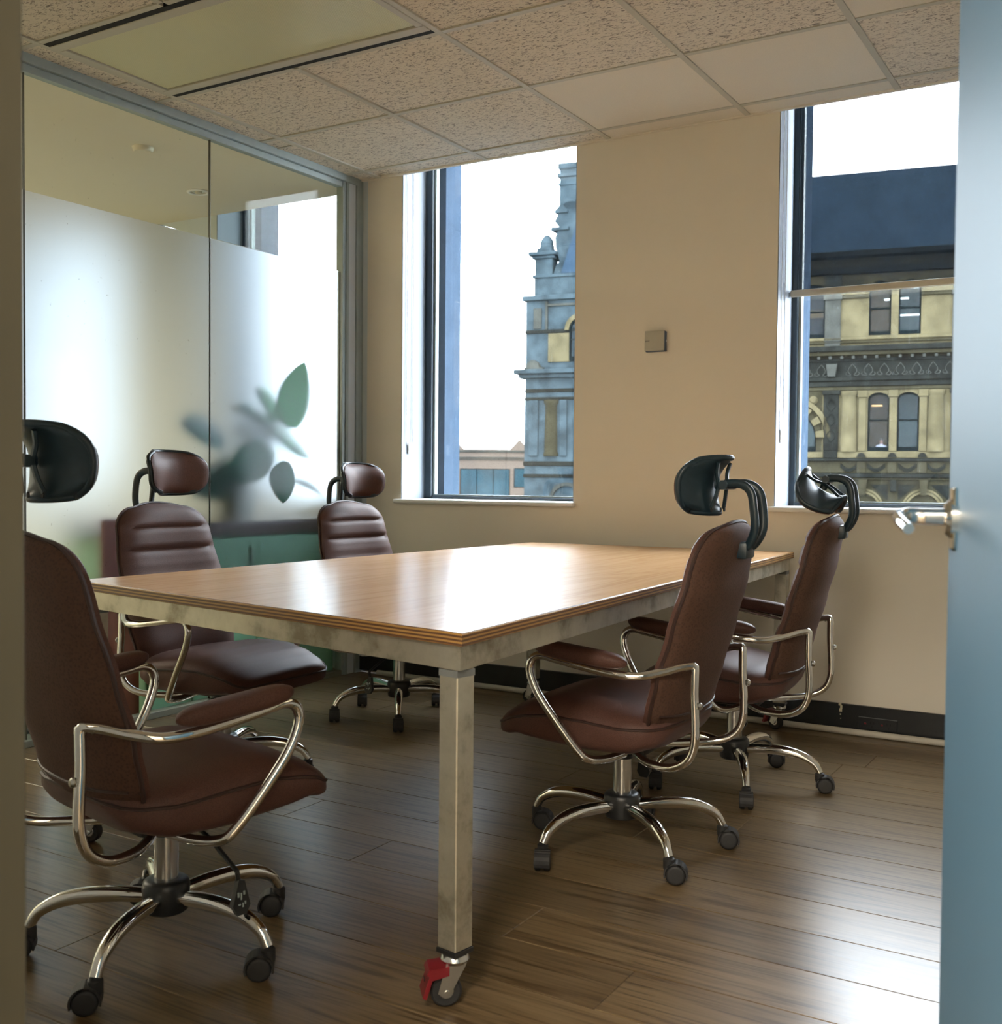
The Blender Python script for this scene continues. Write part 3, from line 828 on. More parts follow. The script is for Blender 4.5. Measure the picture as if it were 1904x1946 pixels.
def inset(poly, d):
    n = len(poly); out = []
    for i in range(n):
        p, a, c = poly[i], poly[i - 1], poly[(i + 1) % n]
        e1 = (p - a).normalized(); e2 = (c - p).normalized()
        n1 = Vector((-e1.y, e1.x)); n2 = Vector((-e2.y, e2.x))
        bis = (n1 + n2).normalized()
        out.append(p + bis * d / max(0.3, bis.dot(n1)))
    return out


LOC = [c - TO for c in CN]
q = MB()
th = 0.027
in1 = inset(LOC, 0.0025)
lay = [(in1, ZT - th), (LOC, ZT - th + 0.002), (LOC, ZT - 0.003), (in1, ZT)]
R = [[(p.x, p.y, z) for p in pl] for pl, z in lay]
vs_ = [[q.bm.verts.new(p) for p in ring] for ring in R]
for A, B in zip(vs_, vs_[1:]):
    for k in range(4):
        f = q.bm.faces.new((A[k], A[(k + 1) % 4], B[(k + 1) % 4], B[k])); f.material_index = 1
q.bm.faces.new(vs_[0][::-1]).material_index = 1
q.bm.faces.new(vs_[-1]).material_index = 0
q.build('tabletop', ['table_wood', 'plywood_edge'], tb, smooth=False)
o1 = inset(LOC, 0.012); o2 = inset(LOC, 0.062)
zr0, zr1 = ZT - th - 0.05, ZT - th - 0.0005
for k in range(4):
    a, c, d, e = o1[k], o1[(k + 1) % 4], o2[(k + 1) % 4], o2[k]
    q = MB(); q.prism([a, c, d, e], lambda p, t: (p.x, p.y, zr1 if t else zr0)); q.build('frame_rail', 'raw_steel', tb, smooth=False)


def make_table_castor(brake):
    q = MB(); q.lathe([(0.0, 0.108), (0.022, 0.108), (0.027, 0.104), (0.030, 0.096), (0.024, 0.088), (0.0, 0.086)], 20); me0 = q.mesh('swivel_plate', 'column_steel')
    q = MB()
    for s_ in (-1, 1):
        q.prism([(-0.022, 0.092), (0.020, 0.092), (0.036, 0.032), (0.020, 0.022), (0.008, 0.034)], lambda p, t, s_=s_: (p[0], s_ * (0.0165 + 0.003 * t), p[1]))
    q.box(-0.02, 0.02, -0.0195, 0.0195, 0.084, 0.092, bev=0.002)
    q.cyl((0.018, -0.022, 0.032), (0.018, 0.022, 0.032), 0.006, n=10)
    me1 = q.mesh('fork', 'column_steel')
    q = MB(); q.lathe([(0.012, -0.012), (0.027, -0.012), (0.032, -0.008), (0.032, 0.008), (0.027, 0.012), (0.012, 0.012)], 28, c=(0.018, 0, 0.032), mat=Matrix.Rotation(pi / 2, 4, 'X')); me2 = q.mesh('wheel', 'rubber')
    q = MB(); q.lathe([(0.0, -0.0135), (0.013, -0.0135), (0.016, -0.011), (0.016, 0.011), (0.013, 0.0135), (0.0, 0.0135)], 20, c=(0.018, 0, 0.032), mat=Matrix.Rotation(pi / 2, 4, 'X')); me4 = q.mesh('wheel_hub', 'column_steel')
    q = MB()
    q.prism([(0.010, 0.088), (0.050, 0.084), (0.056, 0.074), (0.050, 0.070), (0.064, 0.030), (0.056, 0.026), (0.044, 0.062), (0.010, 0.070)], lambda p, t: (p[0] + 0.004, (t - 0.5) * 0.050 * (1.0 if p[1] > 0.05 else 1.15), p[1]))
    me3 = q.mesh('brake_pedal', 'red_pedal', smooth=False)
    q = MB(); q.box(0.0612, 0.0625, -0.008, 0.008, 0.055, 0.060); me5 = q.mesh('pedal_mark', 'black_trim', smooth=False)
    return me0, me1, me2, me4, me3, me5


cast = make_table_castor(True)
o3 = inset(LOC, 0.040)
CANG = [radians(200), radians(222), radians(165), radians(185)]
for k in range(4):
    p = o3[k]
    rz = math.atan2(LOC[(k + 1) % 4].y - LOC[k].y, LOC[(k + 1) % 4].x - LOC[k].x) if k in (0, 2) else math.atan2(LOC[k].y - LOC[k - 1].y, LOC[k].x - LOC[k - 1].x)
    q = MB(); q.box(-0.025, 0.025, -0.025, 0.025, 0.118, zr0 - 0.0003, bev=0.002)
    leg = q.build('leg', 'raw_steel', tb, smooth=False, loc=(p.x, p.y, 0)); leg.rotation_euler = (0, 0, rz)
    q = MB(); q.box(-0.027, 0.027, -0.027, 0.027, 0.108, 0.118, bev=0.001); q.build('end_cap', 'black_plastic', leg, smooth=False)
    q = MB(); q.box(-0.0256, 0.0256, -0.0256, 0.0256, zr0 - 0.016, zr0 - 0.002); q.build('weld_band', 'grey_box', leg, smooth=False)
    for me in cast:
        if me.name.startswith(('brake', 'pedal')) and k in (0, 3): continue
        o = inst(me.name.split('.')[0], me, leg); o.rotation_euler = (0, 0, CANG[k] - rz)

# ------------------------------------------------------------------ office chairs
def chair_meshes():
    M = {}
    # seat -----------------------------------------------------------
    top = [(-0.215, 0.410), (-0.19, 0.430), (-0.10, 0.442), (0.02, 0.460), (0.11, 0.460), (0.18, 0.443), (0.235, 0.420), (0.268, 0.400), (0.290, 0.385)]
    bot = [(-0.215, 0.392), (-0.19, 0.343), (-0.10, 0.317), (0.02, 0.313), (0.11, 0.320), (0.18, 0.328), (0.23, 0.336), (0.265, 0.329), (0.290, 0.332)]
    wid = [(-0.215, 0.130), (-0.20, 0.185), (-0.17, 0.222), (-0.11, 0.245), (0.0, 0.252), (0.17, 0.250), (0.24, 0.240), (0.272, 0.225), (0.290, 0.200)]
    q = MB(); R = []; NX = 34; pipe_l, pipe_r = [], []
    for i in range(NX):
        t = i / (NX - 1); x = -0.215 + 0.505 * t
        zt, zb, w = interp(x, top), interp(x, bot), interp(x, wid)
        zc, hz = (zt + zb) / 2, (zt - zb) / 2
        ring = []
        for k in range(36):
            a = 2 * pi * k / 36; c, s_ = cos(a), sin(a)
            e = 0.42
            yy = w * math.copysign(abs(c) ** e, c); zz = hz * math.copysign(abs(s_) ** 0.52, s_)
            if s_ > 0: zz += 0.010 * (1 - abs(c)) * 0.6 - 0.006 * (abs(c) ** 3)
            ring.append((x, yy, zc + zz))
        R.append(ring)
        zp = zc + hz * 0.30
        pipe_l.append((x, w * 0.992, zp)); pipe_r.append((x, -w * 0.992, zp))
    q.rings(R); M['seat'] = q.mesh('seat', 'brown_fabric', angle=60)
    q = MB(); loop = pipe_l + pipe_r[::-1]
    q.tube(loop, 0.0042, 6, closed=True); M['seat_piping'] = q.mesh('piping', 'brown_piping')
    # backrest -------------------------------------------------------
    xc = [(0, -0.180), (0.12, -0.206), (0.26, -0.228), (0.5, -0.266), (0.75, -0.302), (1.0, -0.330)]
    wv = [(0, 0.205), (0.12, 0.226), (0.3, 0.238), (0.6, 0.230), (0.85, 0.212), (1.0, 0.202)]
    Z0, Z1 = 0.385, 0.930
    nu, nv = 23, 56

    def par(j): return 0.5 - 0.5 * cos(pi * j / (nv - 1))

    def outline(v):
        w = interp(v, wv)
        if v > 0.84: w *= max(0.0, 1 - ((v - 0.84) / 0.16) ** 2.6) ** 0.5 * 0.45 + 0.55
        if v < 0.10: w *= max(0.0, 1 - ((0.10 - v) / 0.10) ** 2.2) ** 0.5 * 0.25 + 0.75
        return w

    grooves = [0.862, 0.785, 0.705, 0.60]

    def mid(i, j):
        v = par(j); u = -1 + 2 * i / (nu - 1); w = outline(v)
        z = Z0 + (Z1 - Z0) * v + 0.016 * (1 - u * u) * max(0, (v - 0.8) / 0.2) - 0.020 * (1 - u * u) * max(0, (0.2 - v) / 0.2)
        x = interp(v, xc) + 0.030 * (abs(u) ** 2.4) * (w / 0.22)
        return u, v, Vector((x, u * w, z))

    def F(i, j):
        u, v, p = mid(i, j)
        e = (1 - abs(u) ** 5) * (1 - abs(2 * v - 1) ** 14)
        t = 0.040 * e
        for g in grooves:
            t -= 0.013 * math.exp(-((p.z - g) / 0.0075) ** 2) * (1 - abs(u) ** 8) * (1 if abs(u) < 0.93 else 0.4)
        return p + Vector((0.012 + t, 0, 0))

    def B(i, j):
        u, v, p = mid(i, j)
        e = (1 - abs(u) ** 6) * (1 - abs(2 * v - 1) ** 16)
        t = 0.024 * e
        return p - Vector((0.006 + t, 0, 0))
    q = MB(); q.sheet(F, B, nu, nv)
    me = q.mesh('backrest', ['brown_fabric', 'brown_mesh'], angle=60)
    for pl in me.polygons:
        if pl.normal.x < -0.35: pl.material_index = 1
    M['backrest'] = me
    q = MB(); rim = [mid(i, 0)[2] for i in range(nu)] + [mid(nu - 1, j)[2] for j in range(1, nv)] + [mid(i, nv - 1)[2] for i in range(nu - 2, -1, -1)] + [mid(0, j)[2] for j in range(nv - 2, 0, -1)]
    rim = [p + Vector((-0.004, 0, 0)) + Vector((0, p.y, p.z - 0.66)) * 0.008 for p in rim]
    q.tube(rim, 0.0052, 6, closed=True)
    M['back_piping'] = q.mesh('piping', 'brown_piping')
    q = MB(); jj = 11
    seam = [B(i, jj) + Vector((-0.001, 0, 0)) for i in range(1, nu - 1)]
    q.tube(seam, 0.0035, 6); M['back_seam'] = q.mesh('lower_seam', 'brown_piping')
    # armrest tubes -----------------------------------------------------
    def arm(sg):
        y = lambda v: sg * v
        seg1 = spline([(-0.06, y(0.06), 0.297), (-0.13, y(0.13), 0.291), (-0.215, y(0.178), 0.298), (-0.268, y(0.193), 0.325), (-0.290, y(0.196), 0.370), (-0.292, y(0.196), 0.43), (-0.288, y(0.195), 0.50), (-0.288, y(0.193), 0.574)], 6)
        seg2 = spline([(-0.286, y(0.194), 0.579), (-0.255, y(0.212), 0.574), (-0.215, y(0.243), 0.561), (-0.165, y(0.278), 0.551), (-0.10, y(0.296), 0.555), (-0.02, y(0.303), 0.567), (0.06, y(0.306), 0.580), (0.105, y(0.306), 0.586), (0.132, y(0.306), 0.572), (0.138, y(0.305), 0.538),
                       (0.115, y(0.300), 0.480), (0.065, y(0.285), 0.405), (0.015, y(0.265), 0.335), (-0.010, y(0.245), 0.308), (-0.03, y(0.18), 0.296), (-0.05, y(0.10), 0.297)], 6)
        q = MB(); q.tube(seg1 + seg2[1:], 0.0115, 10)
        return q.mesh('armrest_frame', 'chrome', angle=50)
    M['arm_l'] = arm(1); M['arm_r'] = arm(-1)

    def pad(sg):
        q = MB(); R = []
        n = 18
        for i in range(n):
            t = 0.5 - 0.5 * cos(pi * i / (n - 1)); x = -0.140 + 0.262 * t
            k = max(0.0, 1 - abs(2 * t - 1) ** 5) ** 0.5
            k = max(k, 0.02)
            zc = 0.583 + 0.028 * t
            ring = []
            for a in range(18):
                an = 2 * pi * a / 18; c, s_ = cos(an), sin(an)
                ring.append((x, sg * (0.290 + 0.016 * t) + 0.029 * k * math.copysign(abs(c) ** 0.7, c), zc + 0.022 * k * math.copysign(abs(s_) ** 0.8, s_)))
            R.append(ring)
        q.rings(R)
        return q.mesh('arm_pad', 'brown_fabric', angle=70)
    M['pad_l'] = pad(1); M['pad_r'] = pad(-1)

    q = MB(); q.lathe([(0.0, 0), (0.0095, 0), (0.0095, 0.004), (0.006, 0.008), (0.0, 0.0085)], 14); M['bolt'] = q.mesh('arm_bolt', 'column_steel')
    # mechanism, column, lever ---------------------------------------
    q = MB(); q.box(-0.10, 0.10, -0.075, 0.075, 0.288, 0.320, bev=0.01, seg=2); q.box(0.06, 0.16, -0.04, 0.04, 0.296, 0.325, bev=0.006)
    M['mech'] = q.mesh('tilt_mechanism', 'black_plastic')
    q = MB(); q.lathe([(0.0, 0.15), (0.0265, 0.15), (0.0265, 0.268), (0.0, 0.268)], 28); M['column'] = q.mesh('gas_column', 'column_steel')
    q = MB(); q.lathe([(0.016, 0.262), (0.030, 0.262), (0.030, 0.270), (0.026, 0.274), (0.016, 0.274)], 28); M['collar'] = q.mesh('column_collar', 'black_plastic')
    q = MB(); q.lathe([(0.0, 0.26), (0.0145, 0.26), (0.0145, 0.310), (0.0, 0.310)], 20); M['rod'] = q.mesh('piston_rod', 'chrome')
    q = MB(); q.tube(spline([(0.03, -0.06, 0.286), (0.03, -0.12, 0.278), (0.03, -0.225, 0.236), (0.032, -0.236, 0.226), (0.036, -0.235, 0.205)], 5), 0.0052, 8)
    M['lever'] = q.mesh('height_lever', 'black_plastic')
    q = MB()
    q.prism([(-0.004, 0.0), (0.010, -0.004), (0.020, -0.055), (0.010, -0.072), (-0.012, -0.072), (-0.022, -0.052)], lambda p, t: (0.036 + p[0], -0.243 + 0.014 * t + p[1] * 0.12, 0.212 + p[1]))
    M['paddle'] = q.mesh('lever_paddle', 'black_plastic', smooth=False)
    q = MB()
    for (a, c, w_, h_) in ((-0.010, -0.030, 0.004, 0.010), (-0.003, -0.034, 0.003, 0.014), (0.004, -0.028, 0.004, 0.008), (-0.009, -0.050, 0.005, 0.003), (0.000, -0.052, 0.003, 0.009), (0.006, -0.048, 0.003, 0.006)):
        yb_ = -0.2434 + c * 0.12
        q.box(0.036 + a, 0.036 + a + w_, yb_ - 0.0012, yb_ + 0.002, 0.212 + c - h_ / 2, 0.212 + c + h_ / 2)
    M['paddle_mark'] = q.mesh('paddle_mark', 'pale_ink', smooth=False)
    # base ---------------------------------------------------------------
    q = MB(); q.lathe([(0.0, 0.090), (0.044, 0.090), (0.0485, 0.094), (0.051, 0.110), (0.0525, 0.145), (0.050, 0.156), (0.045, 0.161), (0.032, 0.163), (0.0, 0.163)], 28); M['hub'] = q.mesh('hub', 'black_plastic')
    q = MB()
    path = spline([(0.030, 0, 0.124), (0.10, 0, 0.131), (0.17, 0, 0.131), (0.228, 0, 0.121), (0.272, 0, 0.098), (0.292, 0, 0.068)], 6)
    n = len(path)
    q.tube(path, [0.0170 + 0.0035 * sin(pi * min(1, i / (n - 1) * 1.2)) - 0.0045 * (i / (n - 1)) for i in range(n)], 14, flat=(0.95, 1.0)); M['leg'] = q.mesh('leg', 'chrome', angle=60)
    q = MB()
    wx, wz, wr = 0.018, 0.0265, 0.0265
    for s_ in (-1, 1):
        q.lathe([(0.0, 0.004), (0.020, 0.004), (wr, 0.0065), (wr, 0.017), (0.023, 0.0215), (0.018, 0.0225), (0.0, 0.021)], 24, c=(wx, 0, wz), mat=Matrix.Rotation(-s_ * pi / 2, 4, 'X'))
    # hood over the upper half
    hood = []
    for k in range(13):
        a = radians(-20 + 215 * k / 12)
        hood.append((cos(a), sin(a)))
    outer = [(wx + 0.0315 * c, wz + 0.0315 * s_) for c, s_ in hood]; inner = [(wx + 0.0275 * c, wz + 0.0275 * s_) for c, s_ in hood]
    for k in range(12):
        q.prism([outer[k], outer[k + 1], inner[k + 1], inner[k]], lambda p, t: (p[0], -0.021 + 0.042 * t, p[1]))
    q.lathe([(0.0, 0.034), (0.013, 0.034), (0.0155, 0.040), (0.0155, 0.064), (0.012, 0.067), (0.0, 0.067)], 14)
    q.cyl((0, 0, 0.055), (0, 0, 0.075), 0.0075, n=10)
    M['castor'] = q.mesh('castor', 'rubber', angle=45)
    # headrest -------------------------------------------------------------
    # local origin = pivot; pad faces +x
    nu2, nv2 = 23, 17
    def hw(v): return 0.138 * (1 - 0.40 * abs(2 * v - 1) ** 4.5) * (1.0 - 0.06 * (1 - v))
    def hmid(i, j, g=1.0):
        u = -1 + 2 * i / (nu2 - 1); v = 0.5 - 0.5 * cos(pi * j / (nv2 - 1))
        w = hw(v) * g
        z = -0.076 + 0.150 * v + (0.5 - v) * 0.012 * (u ** 4) + (v - 0.5) * (g - 1) * 0.15
        x = 0.046 + 0.055 * abs(u) ** 2.0 - 0.042 * (max(0, v - 0.5) * 2) ** 2 - 0.012 * (max(0, 0.45 - v) * 2) ** 2
        return u, v, Vector((x, u * w, z))
    def HF(i, j):
        u, v, p = hmid(i, j, 0.985); e = (1 - abs(u) ** 6) * (1 - abs(2 * v - 1) ** 8)
        return p + Vector((0.004 + 0.022 * e, 0, 0))
    def HB(i, j):
        u, v, p = hmid(i, j, 0.985); return p + Vector((0.001, 0, 0))
    q = MB(); q.sheet(HF, HB, nu2, nv2); M['head_pad'] = q.mesh('headrest_pad', 'brown_fabric', angle=60)
    def SF(i, j): return hmid(i, j)[2]
    def SB(i, j):
        u, v, p = hmid(i, j); e = max(abs(u) ** 3, abs(2 * v - 1) ** 3)
        return p - Vector((0.006 + 0.010 * e, 0, 0))
    q = MB(); q.sheet(SF, SB, nu2, nv2)
    rimp = [hmid(i, 0)[2] for i in range(nu2)] + [hmid(nu2 - 1, j)[2] for j in range(1, nv2)] + [hmid(i, nv2 - 1)[2] for i in range(nu2 - 2, -1, -1)] + [hmid(0, j)[2] for j in range(nv2 - 2, 0, -1)]
    q.tube([p - Vector((0.008, 0, 0)) for p in rimp], 0.0085, 8, closed=True)
    M['head_shell'] = q.mesh('headrest_shell', 'headrest_plastic', angle=50)
    q = MB()
    for s_ in (-1, 1):
        q.tube(spline([(0.012, s_ * 0.050, 0.060), (0.018, s_ * 0.042, 0.032), (0.016, s_ * 0.034, 0.0), (0.022, s_ * 0.040, -0.035), (0.030, s_ * 0.052, -0.063)], 5), 0.0085, 6, flat=(1.0, 0.6))
    q.cyl((0.0, -0.045, 0.0), (0.0, 0.045, 0.0), 0.0125, n=14)
    q.cyl((0.004, 0, 0), (0.036, 0, 0), 0.013, n=12)
    M['head_ribs'] = q.mesh('headrest_pivot', 'headrest_plastic')
    q = MB(); q.lathe([(0.0, 0), (0.006, 0), (0.006, 0.003), (0.0, 0.003)], 10); M['head_screw'] = q.mesh('screw_hole', 'dark_hole')
    def harm(sg):
        q = MB()
        q.tube(spline([(-0.044, sg * 0.018, -0.174), (-0.068, sg * 0.026, -0.158), (-0.086, sg * 0.036, -0.118), (-0.084, sg * 0.040, -0.066), (-0.074, sg * 0.038, -0.018), (-0.044, sg * 0.034, 0.003), (0.0, sg * 0.030, 0.002)], 6), 0.0125, 10, flat=(1.0, 0.72))
        return q.mesh('headrest_arm', 'headrest_plastic', angle=60)
    M['harm_l'] = harm(1); M['harm_r'] = harm(-1)
    q = MB(); q.box(-0.066, -0.020, -0.036, 0.036, -0.198, -0.152, bev=0.008, seg=2); M['bracket'] = q.mesh('headrest_bracket', 'headrest_plastic')
    return M


CM = chair_meshes()


def make_chair(label, loc, facing, base_rot, dz=0.0, hz=0.0, tilt=0.0, hx=0.0, cast_rot=(0.4, 1.9, 3.5, 5.0, 2.8)):
    r = tag(empty('office_chair', (loc[0], loc[1], 0), radians(facing)), label, 'office chair', 'office chairs around the meeting table')
    s = inst('seat', CM['seat'], r, (0, 0, dz)); inst('piping', CM['seat_piping'], s)
    k = inst('backrest', CM['backrest'], r, (0, 0, dz)); inst('piping', CM['back_piping'], k); inst('lower_seam', CM['back_seam'], k)
    for a, p, sg in (('arm_l', 'pad_l', 1), ('arm_r', 'pad_r', -1)):
        f = inst('armrest_frame', CM[a], r, (0, 0, dz)); f['label'] = 'chrome tube armrest'
        inst('arm_pad', CM[p], f)
        for bx, bz in ((-0.262, 0.573), (-0.298, 0.475)): inst('arm_bolt', CM['bolt'], f, (bx - 0.004, sg * (0.205 if bz > 0.5 else 0.196), bz), (0, -pi / 2, 0))
    mo = inst('tilt_mechanism', CM['mech'], r, (0, 0, dz))
    co = inst('gas_column', CM['column'], r); co['label'] = 'chrome gas column'
    inst('column_collar', CM['collar'], co); inst('piston_rod', CM['rod'], co, (0, 0, 0))
    l = inst('height_lever', CM['lever'], r, (0, 0, dz)); inst('lever_paddle', CM['paddle'], l); inst('paddle_mark', CM['paddle_mark'], l)
    inst('hub', CM['hub'], r)
    for i in range(5):
        a = radians(base_rot - facing + 72 * i)
        g = inst('leg', CM['leg'], r, (0, 0, 0), (0, 0, a)); g['label'] = 'chrome base leg'
        inst('castor', CM['castor'], g, (0.292, 0, 0), (0, 0, cast_rot[i]))
    piv = (-0.304 + hx, 0, 1.046 + dz + hz)
    hs = inst('headrest', CM['head_shell'], r, piv, (0, tilt, 0)); hs['label'] = 'black plastic headrest shell'
    inst('headrest_pad', CM['head_pad'], hs); inst('headrest_pivot', CM['head_ribs'], hs); 
    for u in (-0.05, 0.0, 0.05): inst('screw_hole', CM['head_screw'], hs, (0.022 + abs(u) * 0.15, u, -0.068), (0, -pi / 2, 0))
    for n_ in ('harm_l', 'harm_r'):
        inst('headrest_arm', CM[n_], r, (piv[0], 0, piv[2]))
    inst('headrest_bracket', CM['bracket'], r, (piv[0], 0, piv[2]))
    return r


make_chair('nearest brown chair, back turned, cut off by the left door jamb', (1.714, -2.893), 77.5, 3, 0.0, 0.042, 0.0, -0.02, (3.79, 2.53, 1.27, 0.10, -1.15))
make_chair('brown chair facing us on the far side of the table, left of the two', (0.815, -1.835), 2, 39, 0.016, 0.012, 0.0, 0.0, (2.8, 1.9, 3.5, 5.0, 2.8))
make_chair('brown chair facing us beyond the far long side, nearest the corner by the left window', (0.715, -0.675), -3, 18, 0.004, 0.0, 0.0, 0.0, (5.04, 3.79, 2.53, 1.27, 0.0))
make_chair('brown chair seen from behind, nearer of the two right of the table', (2.287, -1.720), 180.5, 32, 0.003, 0.0, 0.0, 0.0, (-0.21, -1.47, -2.72, 0.82, 1.05))
make_chair('brown chair on the right side near the window wall, its headrest tipped forward', (2.335, -0.893), 184.5, 9, 0.0, 0.022, 1.12, 0.0, (0.10, -1.15, -2.4, 1.13, -0.12))

# ------------------------------------------------------------------ office next door
cab = tag(empty('low_cabinet', (-0.62, -0.63, 0)), 'low green cabinet with a dark brown top behind the frosted glass', 'cabinet')
q = MB(); q.box(-0.20, 0.385, -0.64, 0.62, 0.001, 0.775, bev=0.004); q.build('carcass', 'cabinet_green', cab, smooth=False)
for ya, yb in ((-0.635, -0.39), (-0.383, 0.03), (0.037, 0.615)):
    q = MB(); q.box(0.386, 0.402, ya, yb, 0.014, 0.765, bev=0.003); d = q.build('door', 'cabinet_green', cab, smooth=False)
    q = MB(); q.box(0.402, 0.414, yb - 0.05, yb - 0.038, 0.62, 0.72, bev=0.003); q.build('handle', 'alu_frame', d, smooth=False)
q = MB(); q.box(-0.22, 0.412, -0.65, 0.64, 0.776, 0.845, bev=0.005); q.build('cabinet_top', 'cabinet_top', cab, smooth=False)
b = MB(); b.box(-0.285, -0.255, -1.485, -1.290, 0.001, 0.88, bev=0.003)
tag(b.build('wooden_board', 'red_board', smooth=False), 'reddish brown wooden panel standing behind the glass beside the green cabinet', 'panel')
b = MB(); b.box(-0.62, -0.34, -2.05, -1.68, 0.001, 0.56, bev=0.006); b.box(-0.60, -0.36, -2.03, -1.70, 0.56, 0.575, bev=0.003)
tag(b.build('storage_box', 'grey_box', smooth=False), 'dark grey box on the floor behind the glass left of the red brown panel', 'box')

pl = tag(empty('potted_plant', (-0.47, -0.52, 0.845)), 'large leaved rubber plant in a pot on the green cabinet, pressed against the frosted glass', 'plant')
q = MB(); q.lathe([(0.0, 0.001), (0.085, 0.001), (0.115, 0.18), (0.120, 0.185), (0.120, 0.20), (0.105, 0.20), (0.100, 0.185), (0.0, 0.18)], 28); q.build('pot', 'plant_pot', pl)
q = MB(); q.lathe([(0.0, 0.17), (0.099, 0.17), (0.095, 0.188), (0.0, 0.192)], 20); q.build('soil', 'soil', pl)
q = MB()
q.tube(spline([(0, 0, 0.18), (0.02, 0.02, 0.30), (0.05, 0.06, 0.45), (0.10, 0.14, 0.56)], 6), 0.009, 8)
q.tube(spline([(-0.02, -0.02, 0.18), (-0.03, -0.06, 0.30), (-0.02, -0.15, 0.42)], 6), 0.008, 8)
q.tube(spline([(0.03, 0.04, 0.38), (0.10, 0.16, 0.33), (0.20, 0.27, 0.20)], 6), 0.005, 6)
q.build('stem', 'stem_green', pl)


def leaf(basep, tip, width, side, droop, mat, curl=0.15):
    B_, T_ = Vector(basep), Vector(tip)
    ax = (T_ - B_); L = ax.length; ax.normalize()
    nrm = Vector(side); nrm = (nrm - ax * nrm.dot(ax)).normalized(); sd = ax.cross(nrm)
    q = MB(); n, m_ = 15, 9
    G = [[None] * m_ for _ in range(n)]
    for i in range(n):
        t = i / (n - 1)
        w = width * (sin(pi * min(1, t * 0.97 + 0.03) ** 0.85) ** 0.75) * 0.5
        c = B_ + ax * (L * t) + nrm * (droop * 4 * t * (1 - t))
        for j in range(m_):
            u = -1 + 2 * j / (m_ - 1)
            G[i][j] = c + sd * (u * w) - nrm * (curl * abs(u) * w)
    q.sheet(lambda i, j: G[i][j], lambda i, j: G[i][j] - nrm * 0.0012, n, m_)
    q.mi = 0
    q.tube([G[i][m_ // 2] + nrm * 0.0005 for i in range(n)], 0.0016, 5)
    q.build('leaf', mat, pl, angle=70)


LO = Vector((-0.47, -0.52, 0.845))
def P(y, z, x): return (x - LO.x, y - LO.y, z - LO.z)
leaf(P(-0.345, 1.315, -0.220), P(-0.300, 1.650, -0.180), 0.215, (1, -0.05, 0.1), -0.02, 'leaf_bright', 0.05)
leaf(P(-0.36, 1.36, -0.27), P(-0.56, 1.51, -0.25), 0.12, (1, 0, 0.3), 0.01, 'leaf_bright')
leaf(P(-0.38, 1.36, -0.30), P(-0.70, 1.40, -0.26), 0.13, (0.8, 0, 0.6), 0.02, 'leaf_dark')
leaf(P(-0.66, 1.26, -0.42), P(-0.98, 1.30, -0.36), 0.20, (0.8, 0, 0.5), 0.02, 'leaf_dark')
leaf(P(-0.42, 1.20, -0.27), P(-0.80, 1.06, -0.25), 0.20, (1, 0, 0.25), 0.02, 'leaf_dark')
leaf(P(-0.42, 1.14, -0.19), P(-0.455, 0.93, -0.181), 0.175, (1, -0.05, 0.0), -0.004, 'leaf_dark')
leaf(P(-0.34, 1.30, -0.34), P(-0.12, 1.16, -0.30), 0.18, (0.8, 0.3, 0.5), 0.02, 'leaf_bright')
leaf(P(-0.50, 1.10, -0.40), P(-0.92, 0.98, -0.36), 0.20, (0.9, 0, 0.4), 0.0, 'leaf_dark')
leaf(P(-0.36, 1.30, -0.45), P(-0.10, 1.36, -0.44), 0.15, (0.8, 0.2, 0.5), 0.0, 'leaf_dark')
leaf(P(-0.27, 1.05, -0.30), P(-0.06, 0.96, -0.27), 0.06, (0.8, 0.2, 0.5), 0.03, 'leaf_dark')

sd = tag(empty('smoke_detector', (-0.555, -1.01, 2.612)), 'small flat round detector on the ceiling of the room behind the glass', 'detector')
q = MB(); q.lathe([(0.0, -0.022), (0.040, -0.022), (0.046, -0.016), (0.050, 0.0), (0.0, 0.0)], 28); q.build('body', 'office_ceiling', sd)
dn = tag(empty('downlight', (-0.93, -0.31, 2.612)), 'round recessed downlight on the ceiling of the room behind the glass', 'downlight')
q = MB()
q.tube([(0.052 * cos(2 * pi * k / 32), 0.052 * sin(2 * pi * k / 32), -0.003) for k in range(32)], 0.011, 8, closed=True, flat=(0.45, 1.0)); q.build('trim_ring', 'white_trim', dn)
q = MB(); q.lathe([(0.0, -0.001), (0.040, -0.001), (0.040, 0.002), (0.0, 0.002)], 24); q.build('reflector', 'column_steel', dn)
q = MB(); q.lathe([(0.0, -0.012), (0.018, -0.010), (0.020, -0.001), (0.0, -0.001)], 18); q.build('bulb', 'cream_plastic', dn)

# ------------------------------------------------------------------ street and the buildings across it
b = MB(); b.face([(-90, 1.2, -9), (60, 1.2, -9), (60, 160, -9), (-90, 160, -9)])
struct(b.build('floor_street', 'street', smooth=False))

fa = tag(empty('stone_building', (-5.556, 36.851, 0), math.atan2(0.177, 0.984)), 'ornate Victorian stone building across the street with arched windows and slate roof', 'building')


def arc_pts(ca, cb, r, rb, a0, a1, n):
    return [(ca + r * cos(a0 + (a1 - a0) * i / n), cb + rb * sin(a0 + (a1 - a0) * i / n)) for i in range(n + 1)]


def ext(poly, y0, y1):
    q = MB(); q.prism(poly, lambda p, t: (p[0], y0 if t else y1, p[1])); return q


